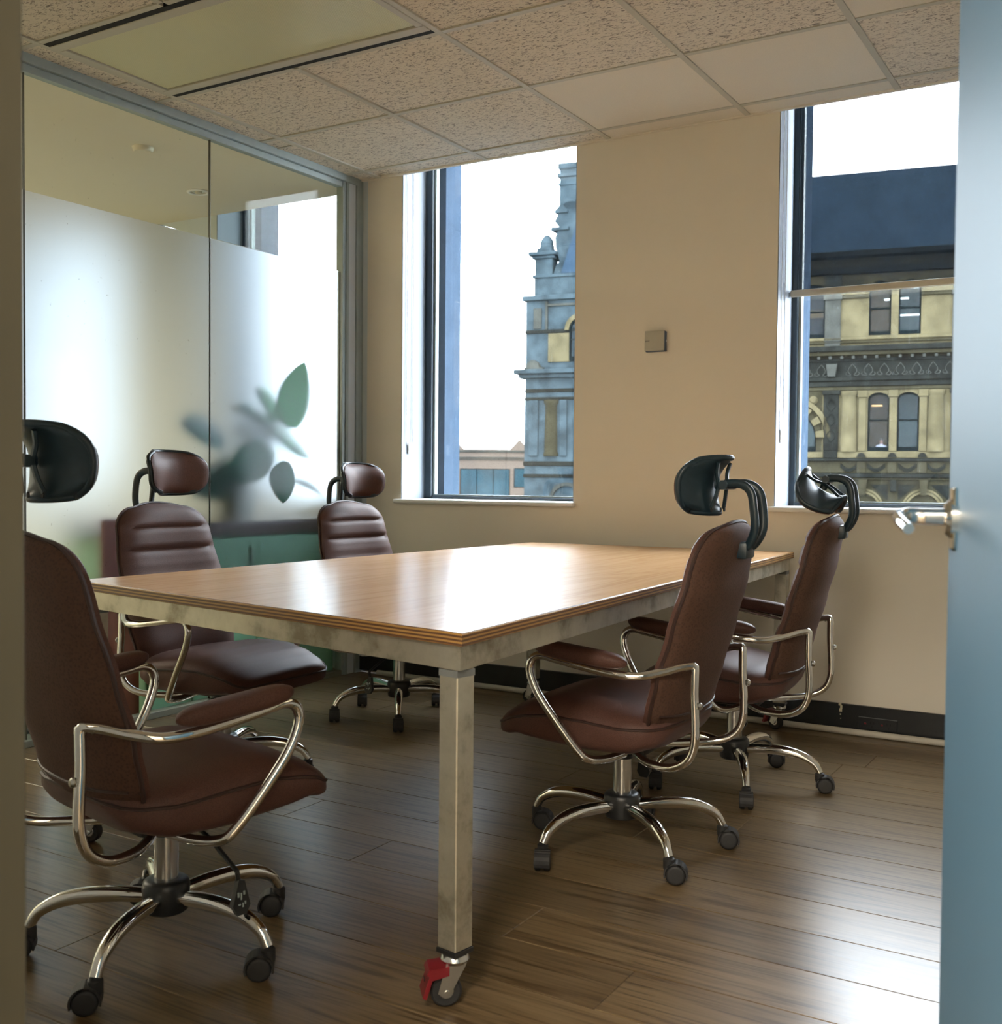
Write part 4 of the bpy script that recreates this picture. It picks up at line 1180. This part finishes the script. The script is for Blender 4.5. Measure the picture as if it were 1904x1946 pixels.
def storey(name, u0, u1, v0, v1, openings, mat, depth=0.35):
    """solid wall of one storey with arched openings (a, b, sill, spring, rise)"""
    q = MB(); u = u0
    for (a, c, sl, sp, rise) in openings:
        q.box(u, a, 0, depth, v0, v1)
        if sl > v0: q.box(a, c, 0, depth, v0, sl)
        if rise > 0:
            arc = arc_pts((a + c) / 2, sp, (c - a) / 2, rise, pi, 0, 14)
            for p, r in zip(arc, arc[1:]):
                q.prism([p, r, (r[0], v1), (p[0], v1)], lambda pp, t: (pp[0], depth * t, pp[1]))
        elif sp < v1: q.box(a, c, 0, depth, sp, v1)
        u = c
    q.box(u, u1, 0, depth, v0, v1)
    return q.build(name, mat, fa, smooth=False)


def win(a, c, sl, sp, rise, inner, rail=0.5, lamps=(), yd=0.16):
    W = []
    q = MB(); t = 0.06
    q.box(a, a + t, yd, yd + 0.12, sl, sp); q.box(c - t, c, yd, yd + 0.12, sl, sp); q.box(a + t, c - t, yd, yd + 0.12, sl, sl + 0.16)
    vm = sl + (sp + rise - sl) * rail
    q.box(a + t, c - t, yd - 0.02, yd + 0.1, vm - 0.03, vm + 0.03)
    arc = arc_pts((a + c) / 2, sp, (c - a) / 2, rise, pi, 0, 14) if rise else None
    if arc:
        inn = arc_pts((a + c) / 2, sp, (c - a) / 2 - t, max(0.02, rise - t), pi, 0, 14)
        for k in range(14): q.prism([arc[k], arc[k + 1], inn[k + 1], inn[k]], lambda p, tt: (p[0], yd + 0.12 * tt, p[1]))
    else: q.box(a + t, c - t, yd, yd + 0.12, sp - t, sp)
    f = q.build('window', 'sash_dark', fa, smooth=False)
    outl = [(a + t * .8, sl + 0.1), (c - t * .8, sl + 0.1), (c - t * .8, sp)] + ([p for p in inn[::-1][1:-1]] if arc else []) + [(a + t * .8, sp)]
    g = ext(outl, yd + 0.05, yd + 0.07); g.build('pane', 'far_pane_glass', f, smooth=False)
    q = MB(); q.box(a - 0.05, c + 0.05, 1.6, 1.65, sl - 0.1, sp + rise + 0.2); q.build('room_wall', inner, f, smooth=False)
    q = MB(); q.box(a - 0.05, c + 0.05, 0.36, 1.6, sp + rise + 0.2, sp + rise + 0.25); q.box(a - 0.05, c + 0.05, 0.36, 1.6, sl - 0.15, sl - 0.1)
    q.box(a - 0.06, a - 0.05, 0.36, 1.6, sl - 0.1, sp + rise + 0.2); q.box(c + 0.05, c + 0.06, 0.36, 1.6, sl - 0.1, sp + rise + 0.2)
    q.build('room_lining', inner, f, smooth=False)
    for (la, lb, lz, mt) in lamps:
        q = MB(); q.box(la, lb, 0.75, 0.83, lz - 0.03, lz + 0.03, bev=0.01); q.build('light_tube', mt, f, smooth=False)
    return f


def pairbay(uc, lit):
    """openings of a pair of windows about uc: upper and lower storey"""
    up_, lo_ = [], []
    for s_ in (-1, 1):
        a, c = (uc - 0.90, uc - 0.13) if s_ < 0 else (uc + 0.125, uc + 0.89)
        up_.append((a, c, 6.46, 8.06, 0.38)); lo_.append((a + 0.02, c + 0.0, 2.21, 4.12, 0.24))
    return up_, lo_


BAYS = [0.72, 5.15, -7.6]
up_open = [(-2.69, -1.74, 6.43, 8.28, 0.14), (-4.3, -3.35, 6.43, 8.28, 0.14)]
lo_open = []
for uc in BAYS:
    a, c = pairbay(uc, False); up_open += a; lo_open += c
up_open.sort(); lo_open.sort()
UA, UB = -10.4, 8.2
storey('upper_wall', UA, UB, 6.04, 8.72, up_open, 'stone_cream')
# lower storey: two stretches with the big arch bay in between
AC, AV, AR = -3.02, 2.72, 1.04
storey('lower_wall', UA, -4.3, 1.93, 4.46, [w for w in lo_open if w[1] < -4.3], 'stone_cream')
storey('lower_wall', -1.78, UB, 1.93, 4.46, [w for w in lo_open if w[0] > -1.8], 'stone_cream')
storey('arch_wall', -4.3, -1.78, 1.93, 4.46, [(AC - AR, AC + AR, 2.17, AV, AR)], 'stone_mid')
for (a, c, sl, sp, ri) in up_open:
    if a > -1: lamps = [(a + 0.15, c - 0.13, 8.27, 'tube_light'), (a + 0.50, c - 0.0, 7.86, 'tube_light')] if a < 0.5 else [(a + 0.0, a + 0.33, 7.88, 'tube_light'), (a + 0.03, c - 0.03, 7.26, 'tube_light'), (c - 0.28, c - 0.1, 8.27, 'tube_light')]
    else: lamps = []
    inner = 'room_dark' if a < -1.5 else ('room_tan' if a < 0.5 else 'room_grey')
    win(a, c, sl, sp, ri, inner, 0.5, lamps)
for (a, c, sl, sp, ri) in lo_open:
    lamps = [(a + 0.1, a + 0.48, 3.93, 'orange_lamp')] if -0.5 < a < 0.5 else []
    win(a, c, sl, sp, ri, 'room_tan' if a < 0.5 else 'room_grey', 0.53, lamps)
win(AC - AR, AC + AR, 2.17, AV, AR - 0.02, 'room_grey', 0.12)
# tan wall panels glimpsed in the left window
q = MB(); q.box(-2.6, -1.78, 1.2, 1.25, 7.35, 7.65); q.build('room_panel', 'room_tan', fa, smooth=False)

# voussoir blocks of the big arch
for k in range(15):
    a0 = pi * k / 15; a1 = pi * (k + 1) / 15
    big = k % 2 == 0
    ro, y0 = (AR + 0.30, -0.16) if big else (AR + 0.20, -0.06)
    P4 = [(AC + r * cos(a), AV + r * sin(a)) for r, a in ((AR, a0), (ro, a0), (ro, a1), (AR, a1))]
    q = ext(P4, 0.1, y0); q.build('voussoir', 'stone_cream' if big else 'stone_mid', fa, smooth=False)
ring = arc_pts(AC, AV, AR + 0.34, AR + 0.34, 0, pi, 20); ring2 = arc_pts(AC, AV, AR + 0.52, AR + 0.52, 0, pi, 20)
q = MB()
for k in range(20): q.prism([ring[k], ring2[k], ring2[k + 1], ring[k + 1]], lambda p, t: (p[0], -0.10 + 0.2 * t, p[1]))
q.build('arch_moulding', 'stone_cream', fa, smooth=False)
for u in (-2.10, -3.94):
    q = MB(); q.lathe([(0.0, -0.10), (0.10, -0.09), (0.13, -0.05), (0.15, -0.05), (0.16, 0.0), (0.0, 0.0)], 20, c=(u, 0, 4.12), mat=Matrix.Rotation(-pi / 2, 4, 'X')); q.build('medallion', 'stone_cream', fa)


def band(name, v0, v1, y0, mat, a=UA, c=UB):
    q = MB(); q.box(a, c, y0, 0.1, v0, v1, bev=0.015); return q.build(name, mat, fa, smooth=False)
# horizontal mouldings from top to bottom
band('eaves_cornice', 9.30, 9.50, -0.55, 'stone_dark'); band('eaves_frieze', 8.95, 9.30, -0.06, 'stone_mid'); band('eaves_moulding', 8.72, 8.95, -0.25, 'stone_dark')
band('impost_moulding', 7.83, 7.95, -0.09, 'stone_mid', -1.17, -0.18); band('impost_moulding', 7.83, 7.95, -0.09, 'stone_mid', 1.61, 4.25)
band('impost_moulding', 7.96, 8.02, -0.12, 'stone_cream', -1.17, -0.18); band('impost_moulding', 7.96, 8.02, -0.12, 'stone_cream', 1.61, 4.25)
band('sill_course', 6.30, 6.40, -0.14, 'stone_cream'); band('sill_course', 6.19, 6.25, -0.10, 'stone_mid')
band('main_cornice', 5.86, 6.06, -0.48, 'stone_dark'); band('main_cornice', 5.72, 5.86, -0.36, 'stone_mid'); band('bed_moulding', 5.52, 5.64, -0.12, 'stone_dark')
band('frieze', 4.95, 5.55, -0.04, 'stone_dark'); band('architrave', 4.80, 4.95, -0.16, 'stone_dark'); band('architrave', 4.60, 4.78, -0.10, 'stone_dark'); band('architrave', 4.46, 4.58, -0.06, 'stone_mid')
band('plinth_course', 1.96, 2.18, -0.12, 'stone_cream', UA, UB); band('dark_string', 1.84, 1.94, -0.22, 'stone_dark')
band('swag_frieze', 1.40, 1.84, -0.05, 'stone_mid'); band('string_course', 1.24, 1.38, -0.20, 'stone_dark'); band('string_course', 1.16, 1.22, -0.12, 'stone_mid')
n = 0
u = -10.0
q = MB(); q.box(-0.055, 0.055, -0.34, 0.0, 5.585, 5.70, bev=0.012); den = q.mesh('dentil', 'stone_grey', smooth=False)
while u < 8:
    inst('dentil', den, fa, (u, 0, 0)); u += 0.405
# ornaments of the frieze: ogee loops
q = MB()
for sx in (-1, 1):
    q.tube(spline([(0, -0.05, 5.42), (sx * 0.13, -0.06, 5.25), (sx * 0.14, -0.06, 5.12), (sx * 0.05, -0.05, 5.03)], 4), 0.018, 5)
    q.tube(spline([(sx * 0.05, -0.05, 5.03), (sx * 0.16, -0.06, 4.99), (sx * 0.24, -0.05, 5.06), (sx * 0.19, -0.05, 5.13)], 4), 0.015, 5)
q.lathe([(0.0, -0.05), (0.04, -0.04), (0.05, 0.0), (0.0, 0.0)], 10, c=(0, -0.03, 5.10), mat=Matrix.Rotation(pi / 2, 4, 'X'))
orn = q.mesh('frieze_ornament', 'stone_grey')
u = -9.6
while u < 8:
    if not (-1.8 < u < -1.1): inst('frieze_ornament', orn, fa, (u, 0, 0))
    u += 0.555
# pilasters
for u in (-1.45, 2.95, -5.3, -9.8, 7.4):
    q = MB(); q.box(u - 0.28, u + 0.28, -0.10, 0.1, 6.05, 8.72, bev=0.012); q.box(u - 0.33, u + 0.33, -0.15, 0.1, 7.80, 7.98, bev=0.012); q.box(u - 0.31, u + 0.31, -0.14, 0.1, 6.28, 6.40, bev=0.01); q.build('pilaster', 'stone_grey', fa, smooth=False)
    q = MB(); q.box(u - 0.27, u + 0.27, -0.10, 0.1, 2.20, 4.30, bev=0.012); q.box(u - 0.32, u + 0.32, -0.17, 0.1, 4.30, 4.46, bev=0.012)
    for v in (2.75, 3.35, 3.9):
        for sx in (-1, 1): q.tube(spline([(u, -0.12, v + 0.24), (u + sx * 0.12, -0.12, v + 0.1), (u + sx * 0.13, -0.12, v - 0.05), (u, -0.12, v - 0.2)], 4), 0.02, 5)
    q.build('pilaster', 'stone_dark', fa, smooth=False)
    q = MB(); R_ = arc_pts(0, 0, 0.24, 0.24, 0, pi, 10)
    q.prism([(u + p[0], 2.25 + p[1] * 1.1) for p in R_], lambda p, t: (p[0], -0.2 + 0.25 * t, p[1])); q.box(u - 0.25, u + 0.25, -0.22, 0.1, 1.95, 2.22, bev=0.02); q.build('pilaster_base', 'stone_dark', fa, smooth=False)
    q = MB(); q.prism([(u - 0.20, 5.42), (u + 0.20, 5.42), (u + 0.13, 4.96), (u - 0.13, 4.96)], lambda p, t: (p[0], -0.28 + 0.3 * t, p[1])); q.build('console', 'stone_grey', fa, smooth=False)
# engaged columns and square piers beside the lower windows
for uc in BAYS:
    for d in (-1.545, 1.455):
        u = uc + d
        q = MB(); R_ = [(0.31, 2.18), (0.33, 2.24), (0.31, 2.30), (0.30, 3.2), (0.275, 4.20), (0.29, 4.24), (0.33, 4.32), (0.33, 4.42)]
        q.lathe([(0.0, 2.18)] + R_ + [(0.0, 4.42)], 24, c=(u, 0.05, 0)); q.build('column', 'stone_cream', fa)
    for d in (-1.07, 0.0, 1.03):
        u = uc + d; w_ = 0.13
        q = MB(); q.box(u - w_, u + w_, -0.09, 0.1, 2.20, 4.22, bev=0.012); q.box(u - w_ - 0.04, u + w_ + 0.04, -0.14, 0.1, 4.18, 4.44, bev=0.02); q.build('pier', 'stone_cream', fa, smooth=False)
        q = MB(); R_ = arc_pts(u, 1.98, 0.15, 0.17, 0, pi, 8); q.prism(R_, lambda p, t: (p[0], -0.2 + 0.25 * t, p[1])); q.build('scroll_foot', 'stone_dark', fa, smooth=False)
        q = MB(); q.box(u - w_ - 0.03, u + w_ + 0.03, -0.12, 0.1, 1.40, 1.84, bev=0.02); q.build('block', 'stone_mid', fa, smooth=False)
    # hood mouldings over the upper arches
    for d in (-0.515, 0.508):
        ca = uc + d
        o_ = arc_pts(ca, 8.06, 0.53, 0.52, 0, pi, 14); i_ = arc_pts(ca, 8.06, 0.40, 0.39, 0, pi, 14)
        q = MB()
        for k in range(14): q.prism([i_[k], o_[k], o_[k + 1], i_[k + 1]], lambda p, t: (p[0], -0.07 + 0.1 * t, p[1]))
        q.build('hood_moulding', 'stone_cream', fa, smooth=False)
    for d, w_ in ((-1.5, 0.36), (1.5, 0.36), (0, 0.08)):
        q = MB(); u = uc + d
        for a in range(int(w_ * 2 / 0.12) + 1):
            ua = u - w_ + a * 0.12
            q.tube(spline([(ua, -0.03, 8.20), (ua + 0.06, -0.04, 8.30), (ua, -0.03, 8.42), (ua + 0.06, -0.04, 8.52)], 3), 0.018, 4)
        q.build('carved_panel', 'stone_grey', fa)
    # swags
    for d in (-1.5, -0.55, 0.52, 1.5):
        u = uc + d
        q = MB()
        for a in range(3):
            q.tube(spline([(u - 0.3, -0.07, 1.74 - a * 0.05), (u - 0.15, -0.09, 1.60 - a * 0.04), (u, -0.1, 1.55 - a * 0.04), (u + 0.15, -0.09, 1.60 - a * 0.04), (u + 0.3, -0.07, 1.74 - a * 0.05)], 4), 0.028, 5)
        q.build('festoon', 'stone_dark', fa)
    # ground floor arches
    for d in (-1.0, 1.09):
        ca = uc + d; cv = 0.10
        for (r0, r1, yy, mt) in ((0.55, 0.64, -0.12, 'stone_cream'), (0.66, 0.74, -0.08, 'stone_cream')):
            o_ = arc_pts(ca, cv, r1, r1, 0, pi, 18); i_ = arc_pts(ca, cv, r0, r0, 0, pi, 18)
            q = MB()
            for k in range(18): q.prism([i_[k], o_[k], o_[k + 1], i_[k + 1]], lambda p, t: (p[0], yy + 0.2 * t, p[1]))
            q.build('arch_moulding', mt, fa, smooth=False)
        q = ext(arc_pts(ca, cv, 0.38, 0.38, 0, pi, 16), 0.10, 0.06); q.build('fanlight', 'teal_glass', fa, smooth=False)
        q = ext([(ca - 0.10, 0.60), (ca + 0.10, 0.60), (ca + 0.15, 1.16), (ca - 0.15, 1.16)], 0.1, -0.22); q.build('keystone', 'stone_mid', fa, smooth=False)
        for sx in (-1, 1):
            q = ext([(ca + sx * 0.86, 0.42), (ca + sx * 0.86, 0.98), (ca + sx * 0.26, 0.98)], 0.1, -0.03); q.build('spandrel', 'stone_dark', fa, smooth=False)
    q = MB(); q.box(uc - 0.06, uc + 0.17, -0.18, 0.1, 0.72, 1.16, bev=0.03); q.build('corbel', 'stone_dark', fa, smooth=False)
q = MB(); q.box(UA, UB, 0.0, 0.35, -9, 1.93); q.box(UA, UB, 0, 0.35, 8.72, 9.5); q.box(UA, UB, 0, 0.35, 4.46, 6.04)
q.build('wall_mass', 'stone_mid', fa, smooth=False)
q = MB(); q.prism([(0.0, 9.5), (1.6, 12.86), (6.5, 12.86), (6.5, -9), (4.5, -9), (4.5, 9.5)], lambda p, t: (UA + 0.5 + (UB + 4 - UA) * t, p[0], p[1])); q.build('roof', 'roof_slate', fa, smooth=False)
# corner tower seen in the left window
TA, TB = -13.55, -10.35
q = MB(); q.box(TA, TB, -0.12, 3.4, -9, 4.5); q.box(TA + 0.02, TB, -0.10, 3.4, 4.5, 8.35); q.build('tower_wall', 'stone_blue', fa, smooth=False)
q = MB(); q.box(TA - 0.38, TB + 0.1, -0.50, 3.5, 5.36, 5.54, bev=0.02); q.box(TA - 0.22, TB + 0.1, -0.32, 3.5, 5.20, 5.36, bev=0.02); q.build('tower_cornice', 'stone_blue', fa, smooth=False)
q = MB(); q.box(TA - 0.10, TB + 0.1, -0.28, 3.5, 8.35, 8.55, bev=0.02); q.build('tower_cornice', 'stone_blue', fa, smooth=False)
q = MB(); q.box(TA, TB, -0.16, 3.4, 4.62, 4.76, bev=0.02); q.box(TA, TB, -0.16, 3.4, 4.30, 4.42, bev=0.02); q.build('tower_string', 'stone_dark', fa, smooth=False)
q = MB(); q.box(TA - 0.02, TB, -0.20, 3.4, 1.62, 1.80, bev=0.02); q.box(TA - 0.02, TB, -0.2, 3.4, 1.15, 1.28, bev=0.02); q.box(TA, TB, -0.17, 3.4, 7.02, 7.16, bev=0.02); q.build('tower_string', 'stone_dark', fa, smooth=False)
q = MB(); q.box(-12.55, -11.62, -0.16, -0.1, 5.84, 7.0, bev=0.01); q.build('tower_panel', 'stone_cream', fa, smooth=False)
q = MB(); q.box(-12.68, -12.58, -0.18, -0.1, 7.16, 8.3, bev=0.01); q.box(-12.58, -11.2, -0.18, -0.1, 8.1, 8.2, bev=0.01); q.box(-13.2, -12.85, -0.15, -0.1, 7.2, 8.05, bev=0.02); q.build('tower_panel', 'stone_grey', fa, smooth=False)
win(-11.62, -10.7, 5.86, 7.1, 0.46, 'room_dark', 0.5, yd=-0.26)
o_ = arc_pts(-11.16, 7.1, 0.66, 0.66, 0, pi, 14); i_ = arc_pts(-11.16, 7.1, 0.48, 0.48, 0, pi, 14)
q = MB()
for k in range(14): q.prism([i_[k], o_[k], o_[k + 1], i_[k + 1]], lambda p, t: (p[0], -0.28 + 0.2 * t, p[1]))
q.build('hood_moulding', 'stone_cream', fa, smooth=False)
q = MB(); q.lathe([(0.0, 2.02)] + [(0.32, 2.02), (0.34, 2.1), (0.30, 2.2), (0.27, 4.08), (0.33, 4.2), (0.33, 4.3), (0.0, 4.3)], 20, c=(-12.40, -0.02, 0)); q.build('column', 'stone_mid', fa)
q = MB(); q.box(-12.02, -11.72, -0.2, 0.0, 2.02, 4.3, bev=0.015); q.box(-13.35, -12.95, -0.2, 0, 2.02, 4.3, bev=0.015); q.build('pier', 'stone_blue', fa, smooth=False)
q = MB(); q.prism(arc_pts(-13.15, 5.56, 0.3, 0.36, 0, pi, 10), lambda p, t: (p[0], -0.36 + 0.3 * t, p[1])); q.box(-13.5, -12.7, -0.4, 0, 5.54, 5.62); q.build('scroll_ornament', 'stone_grey', fa, smooth=False)
for (ca, cv, r) in ((-11.7, 0.2, 0.75),):
    o_ = arc_pts(ca, cv, r, r, 0, pi, 16); i_ = arc_pts(ca, cv, r - 0.14, r - 0.14, 0, pi, 16)
    q = MB()
    for k in range(16): q.prism([i_[k], o_[k], o_[k + 1], i_[k + 1]], lambda p, t: (p[0], -0.24 + 0.2 * t, p[1]))
    q.build('arch_moulding', 'stone_grey', fa, smooth=False)
# parapet pier with beehive finial, gable scrolls and chimney
q = MB(); q.box(-13.20, -10.35, -0.05, 0.5, 8.55, 9.3); q.box(-13.28, -10.35, -0.12, 0.55, 9.28, 9.42, bev=0.02); q.build('parapet', 'stone_blue', fa, smooth=False)
q = MB(); q.box(-13.17, -12.42, -0.10, 0.62, 9.4, 10.12, bev=0.02); q.box(-13.28, -12.32, -0.2, 0.72, 10.05, 10.17, bev=0.02); q.box(-13.40, -12.22, -0.3, 0.85, 10.17, 10.32, bev=0.02); q.box(-13.10, -12.46, -0.1, 0.6, 10.32, 10.50, bev=0.03); q.build('parapet_pier', 'stone_blue', fa, smooth=False)
q = MB(); q.lathe([(0.0, 10.5), (0.30, 10.5), (0.30, 10.62), (0.27, 10.66), (0.29, 10.72), (0.24, 10.88), (0.15, 11.0), (0.06, 11.07), (0.0, 11.08)], 16, c=(-12.77, 0.25, 0)); q.build('finial', 'stone_blue', fa)
q = ext([(-12.42, 9.4), (-12.3, 9.75), (-12.15, 9.95), (-12.32, 10.5), (-12.35, 10.9), (-12.18, 11.3), (-12.38, 11.55), (-12.15, 12.0), (-11.9, 12.3), (-11.5, 12.3), (-10.4, 12.3), (-10.4, 9.4)], 0.4, 0.0)
q.build('gable', 'stone_blue', fa, smooth=False)
q = MB(); q.box(-12.50, -11.75, -0.1, 0.5, 11.16, 11.30, bev=0.02); q.box(-12.36, -11.8, -0.08, 0.5, 11.86, 11.98, bev=0.02); q.build('gable_moulding', 'stone_blue', fa, smooth=False)
q = ext([(-12.34, 11.98), (-11.82, 11.98), (-12.08, 12.24)], 0.45, -0.06); q.build('pediment', 'stone_blue', fa, smooth=False)
q = MB(); q.box(-12.17, -11.30, 0.0, 0.9, 12.0, 13.32, bev=0.01); q.box(-12.27, -11.24, -0.1, 1.0, 13.30, 13.46, bev=0.02); q.box(-12.17, -11.30, 0, 0.9, 13.46, 13.62); q.box(-12.24, -11.26, -0.08, 0.98, 13.62, 13.86, bev=0.03); q.box(-12.22, -11.27, -0.04, 0.95, 12.98, 13.06); q.build('chimney', 'stone_blue', fa, smooth=False)
q = ext([(-12.05, 9.42), (-11.1, 12.3), (-10.0, 14.2), (-9.4, 14.2), (-9.4, 9.42)], -0.12, -0.02); q.build('tower_roof', 'roof_slate', fa, smooth=False)

# a person at a desk behind the lower window
pe = tag(empty('person', (0, 0, 0)), 'person in a pale shirt sitting at a desk behind the lower stone framed window', 'person')
pe.parent = None
pe.matrix_world = fa.matrix_basis @ Matrix.Translation((0.30, 0.95, 2.12))
bm_ = bmesh.new()
J = {'pelvis': (0, 0, -0.10), 'belly': (0, 0, 0.06), 'chest': (0, -0.01, 0.24), 'neck': (0, -0.02, 0.36), 'neck2': (0, -0.03, 0.42), 'head': (0, -0.045, 0.50), 'crown': (0, -0.04, 0.575),
     'shl': (-0.15, -0.01, 0.30), 'ell': (-0.20, -0.12, 0.10), 'wrl': (-0.08, -0.28, 0.04), 'hal': (-0.04, -0.33, 0.04),
     'shr': (0.15, -0.01, 0.30), 'elr': (0.20, -0.12, 0.10), 'wrr': (0.08, -0.28, 0.04), 'har': (0.04, -0.33, 0.04),
     'kl': (-0.1, -0.26, -0.12), 'kr': (0.1, -0.26, -0.12), 'fl': (-0.1, -0.25, -0.5), 'fr': (0.1, -0.25, -0.5)}
RAD = {'pelvis': 0.13, 'belly': 0.12, 'chest': 0.14, 'neck': 0.07, 'neck2': 0.05, 'head': 0.085, 'crown': 0.07, 'shl': 0.06, 'ell': 0.045, 'wrl': 0.03, 'hal': 0.035, 'shr': 0.06, 'elr': 0.045, 'wrr': 0.03, 'har': 0.035, 'kl': 0.07, 'kr': 0.07, 'fl': 0.05, 'fr': 0.05}
ks = list(J); vv = {k: bm_.verts.new(J[k]) for k in ks}
for a, c in (('pelvis', 'belly'), ('belly', 'chest'), ('chest', 'neck'), ('neck', 'neck2'), ('neck2', 'head'), ('head', 'crown'), ('chest', 'shl'), ('shl', 'ell'), ('ell', 'wrl'), ('wrl', 'hal'), ('chest', 'shr'), ('shr', 'elr'), ('elr', 'wrr'), ('wrr', 'har'), ('pelvis', 'kl'), ('pelvis', 'kr'), ('kl', 'fl'), ('kr', 'fr')):
    bm_.edges.new((vv[a], vv[c]))
me = bpy.data.meshes.new('body'); bm_.to_mesh(me); bm_.free()
body = bpy.data.objects.new('body', me); COL.objects.link(body); body.parent = pe
sk_ = body.modifiers.new('skin', 'SKIN'); sb = body.modifiers.new('sub', 'SUBSURF'); sb.levels = 1; sb.render_levels = 1
for i, k in enumerate(ks):
    d = me.skin_vertices[0].data[i]; d.radius = (RAD[k], RAD[k] * 0.85); d.use_root = (k == 'pelvis')
dg = bpy.context.evaluated_depsgraph_get()
me2 = bpy.data.meshes.new_from_object(body.evaluated_get(dg)); body.modifiers.clear(); body.data = me2; me2.name = 'body'
me2.materials.clear(); me2.materials.append(MATS['shirt']); me2.materials.append(MATS['skin']); me2.materials.append(MATS['desk_grey'])
for p in me2.polygons:
    c = p.center; p.use_smooth = True
    p.material_index = 1 if (c.z > 0.385 or c.y < -0.27 and c.z > -0.02) else (2 if c.z < -0.02 else 0)
q = MB(); q.lathe([(0.0, 0.10), (0.04, 0.095), (0.075, 0.06), (0.088, 0.02), (0.085, -0.01), (0.0, -0.01)], 14, c=(0, -0.02, 0.52)); q.build('hair', 'hair', pe)
dk = tag(empty('desk', (0, 0, 0)), 'dark desk behind the lower stone framed window, in front of the seated person', 'desk')
dk.matrix_world = fa.matrix_basis @ Matrix.Translation((0.30, 0.415, 2.12))
q = MB(); q.box(-0.33, 0.33, -0.12, 0.14, -0.03, 0.0, bev=0.005); q.build('desk_top', 'desk_grey', dk, smooth=False)
for u in (-0.3, 0.3):
    q = MB(); q.box(u - 0.02, u + 0.02, -0.1, 0.1, -0.16, -0.03); q.build('leg', 'desk_grey', dk, smooth=False)

# low pale building with small gables, further down the street
K = 110 / 70
h31 = radians(31.2)
lb = tag(empty('low_building', (3.597 - 0.518 * 110, -4.57 + 0.8554 * 110, 1.06), radians(31.2)), 'low pinkish building with two small gables and teal windows, seen low in the left window', 'building')
def lz(v): return (v - 1.06) * K
def lu(u): return u * K
q = MB()
prof = [(-7.5, -6.4), (4.0, -6.4), (4.0, 2.98), (1.80, 2.98), (1.14, 3.62), (0.52, 2.98), (-2.5, 2.98), (-3.22, 3.84), (-4.0, 2.98), (-7.5, 2.98)]
q.prism([(lu(a), lz(c)) for a, c in prof], lambda p, t: (p[0], 8 * t, p[1])); q.build('wall', 'pink_render', lb, smooth=False)
for (v0, v1) in ((2.78, 2.90), (2.40, 2.48), (2.30, 2.34)):
    q = MB(); q.box(lu(-7.5), lu(4.0), -0.12, 0.05, lz(v0), lz(v1)); q.build('string_course', 'stone_grey', lb, smooth=False)
for (a, c, v0, v1, nn) in ((-4.6, -3.37, -0.4, 1.72, 2), (-2.63, 0.52, -0.1, 1.72, 3), (0.82, 2.2, 0.55, 1.77, 1), (-7.0, -5.2, -0.2, 1.72, 2)):
    q = MB(); t = 0.06
    q.box(lu(a), lu(c), -0.06, 0.02, lz(v0), lz(v0) + t); q.box(lu(a), lu(c), -0.06, 0.02, lz(v1) - t, lz(v1))
    for k in range(nn + 1):
        uu = lu(a) + (lu(c) - lu(a)) * k / nn; q.box(uu - t / 2, uu + t / 2, -0.06, 0.02, lz(v0), lz(v1))
    f = q.build('window', 'sash_dark', lb, smooth=False)
    for k in range(nn):
        ua = lu(a) + (lu(c) - lu(a)) * k / nn; ub = lu(a) + (lu(c) - lu(a)) * (k + 1) / nn
        q = MB(); q.box(ua + t / 2, ub - t / 2, -0.035, -0.015, lz(v0) + t, lz(v1) - t); q.build('pane', 'teal_glass', f, smooth=False)
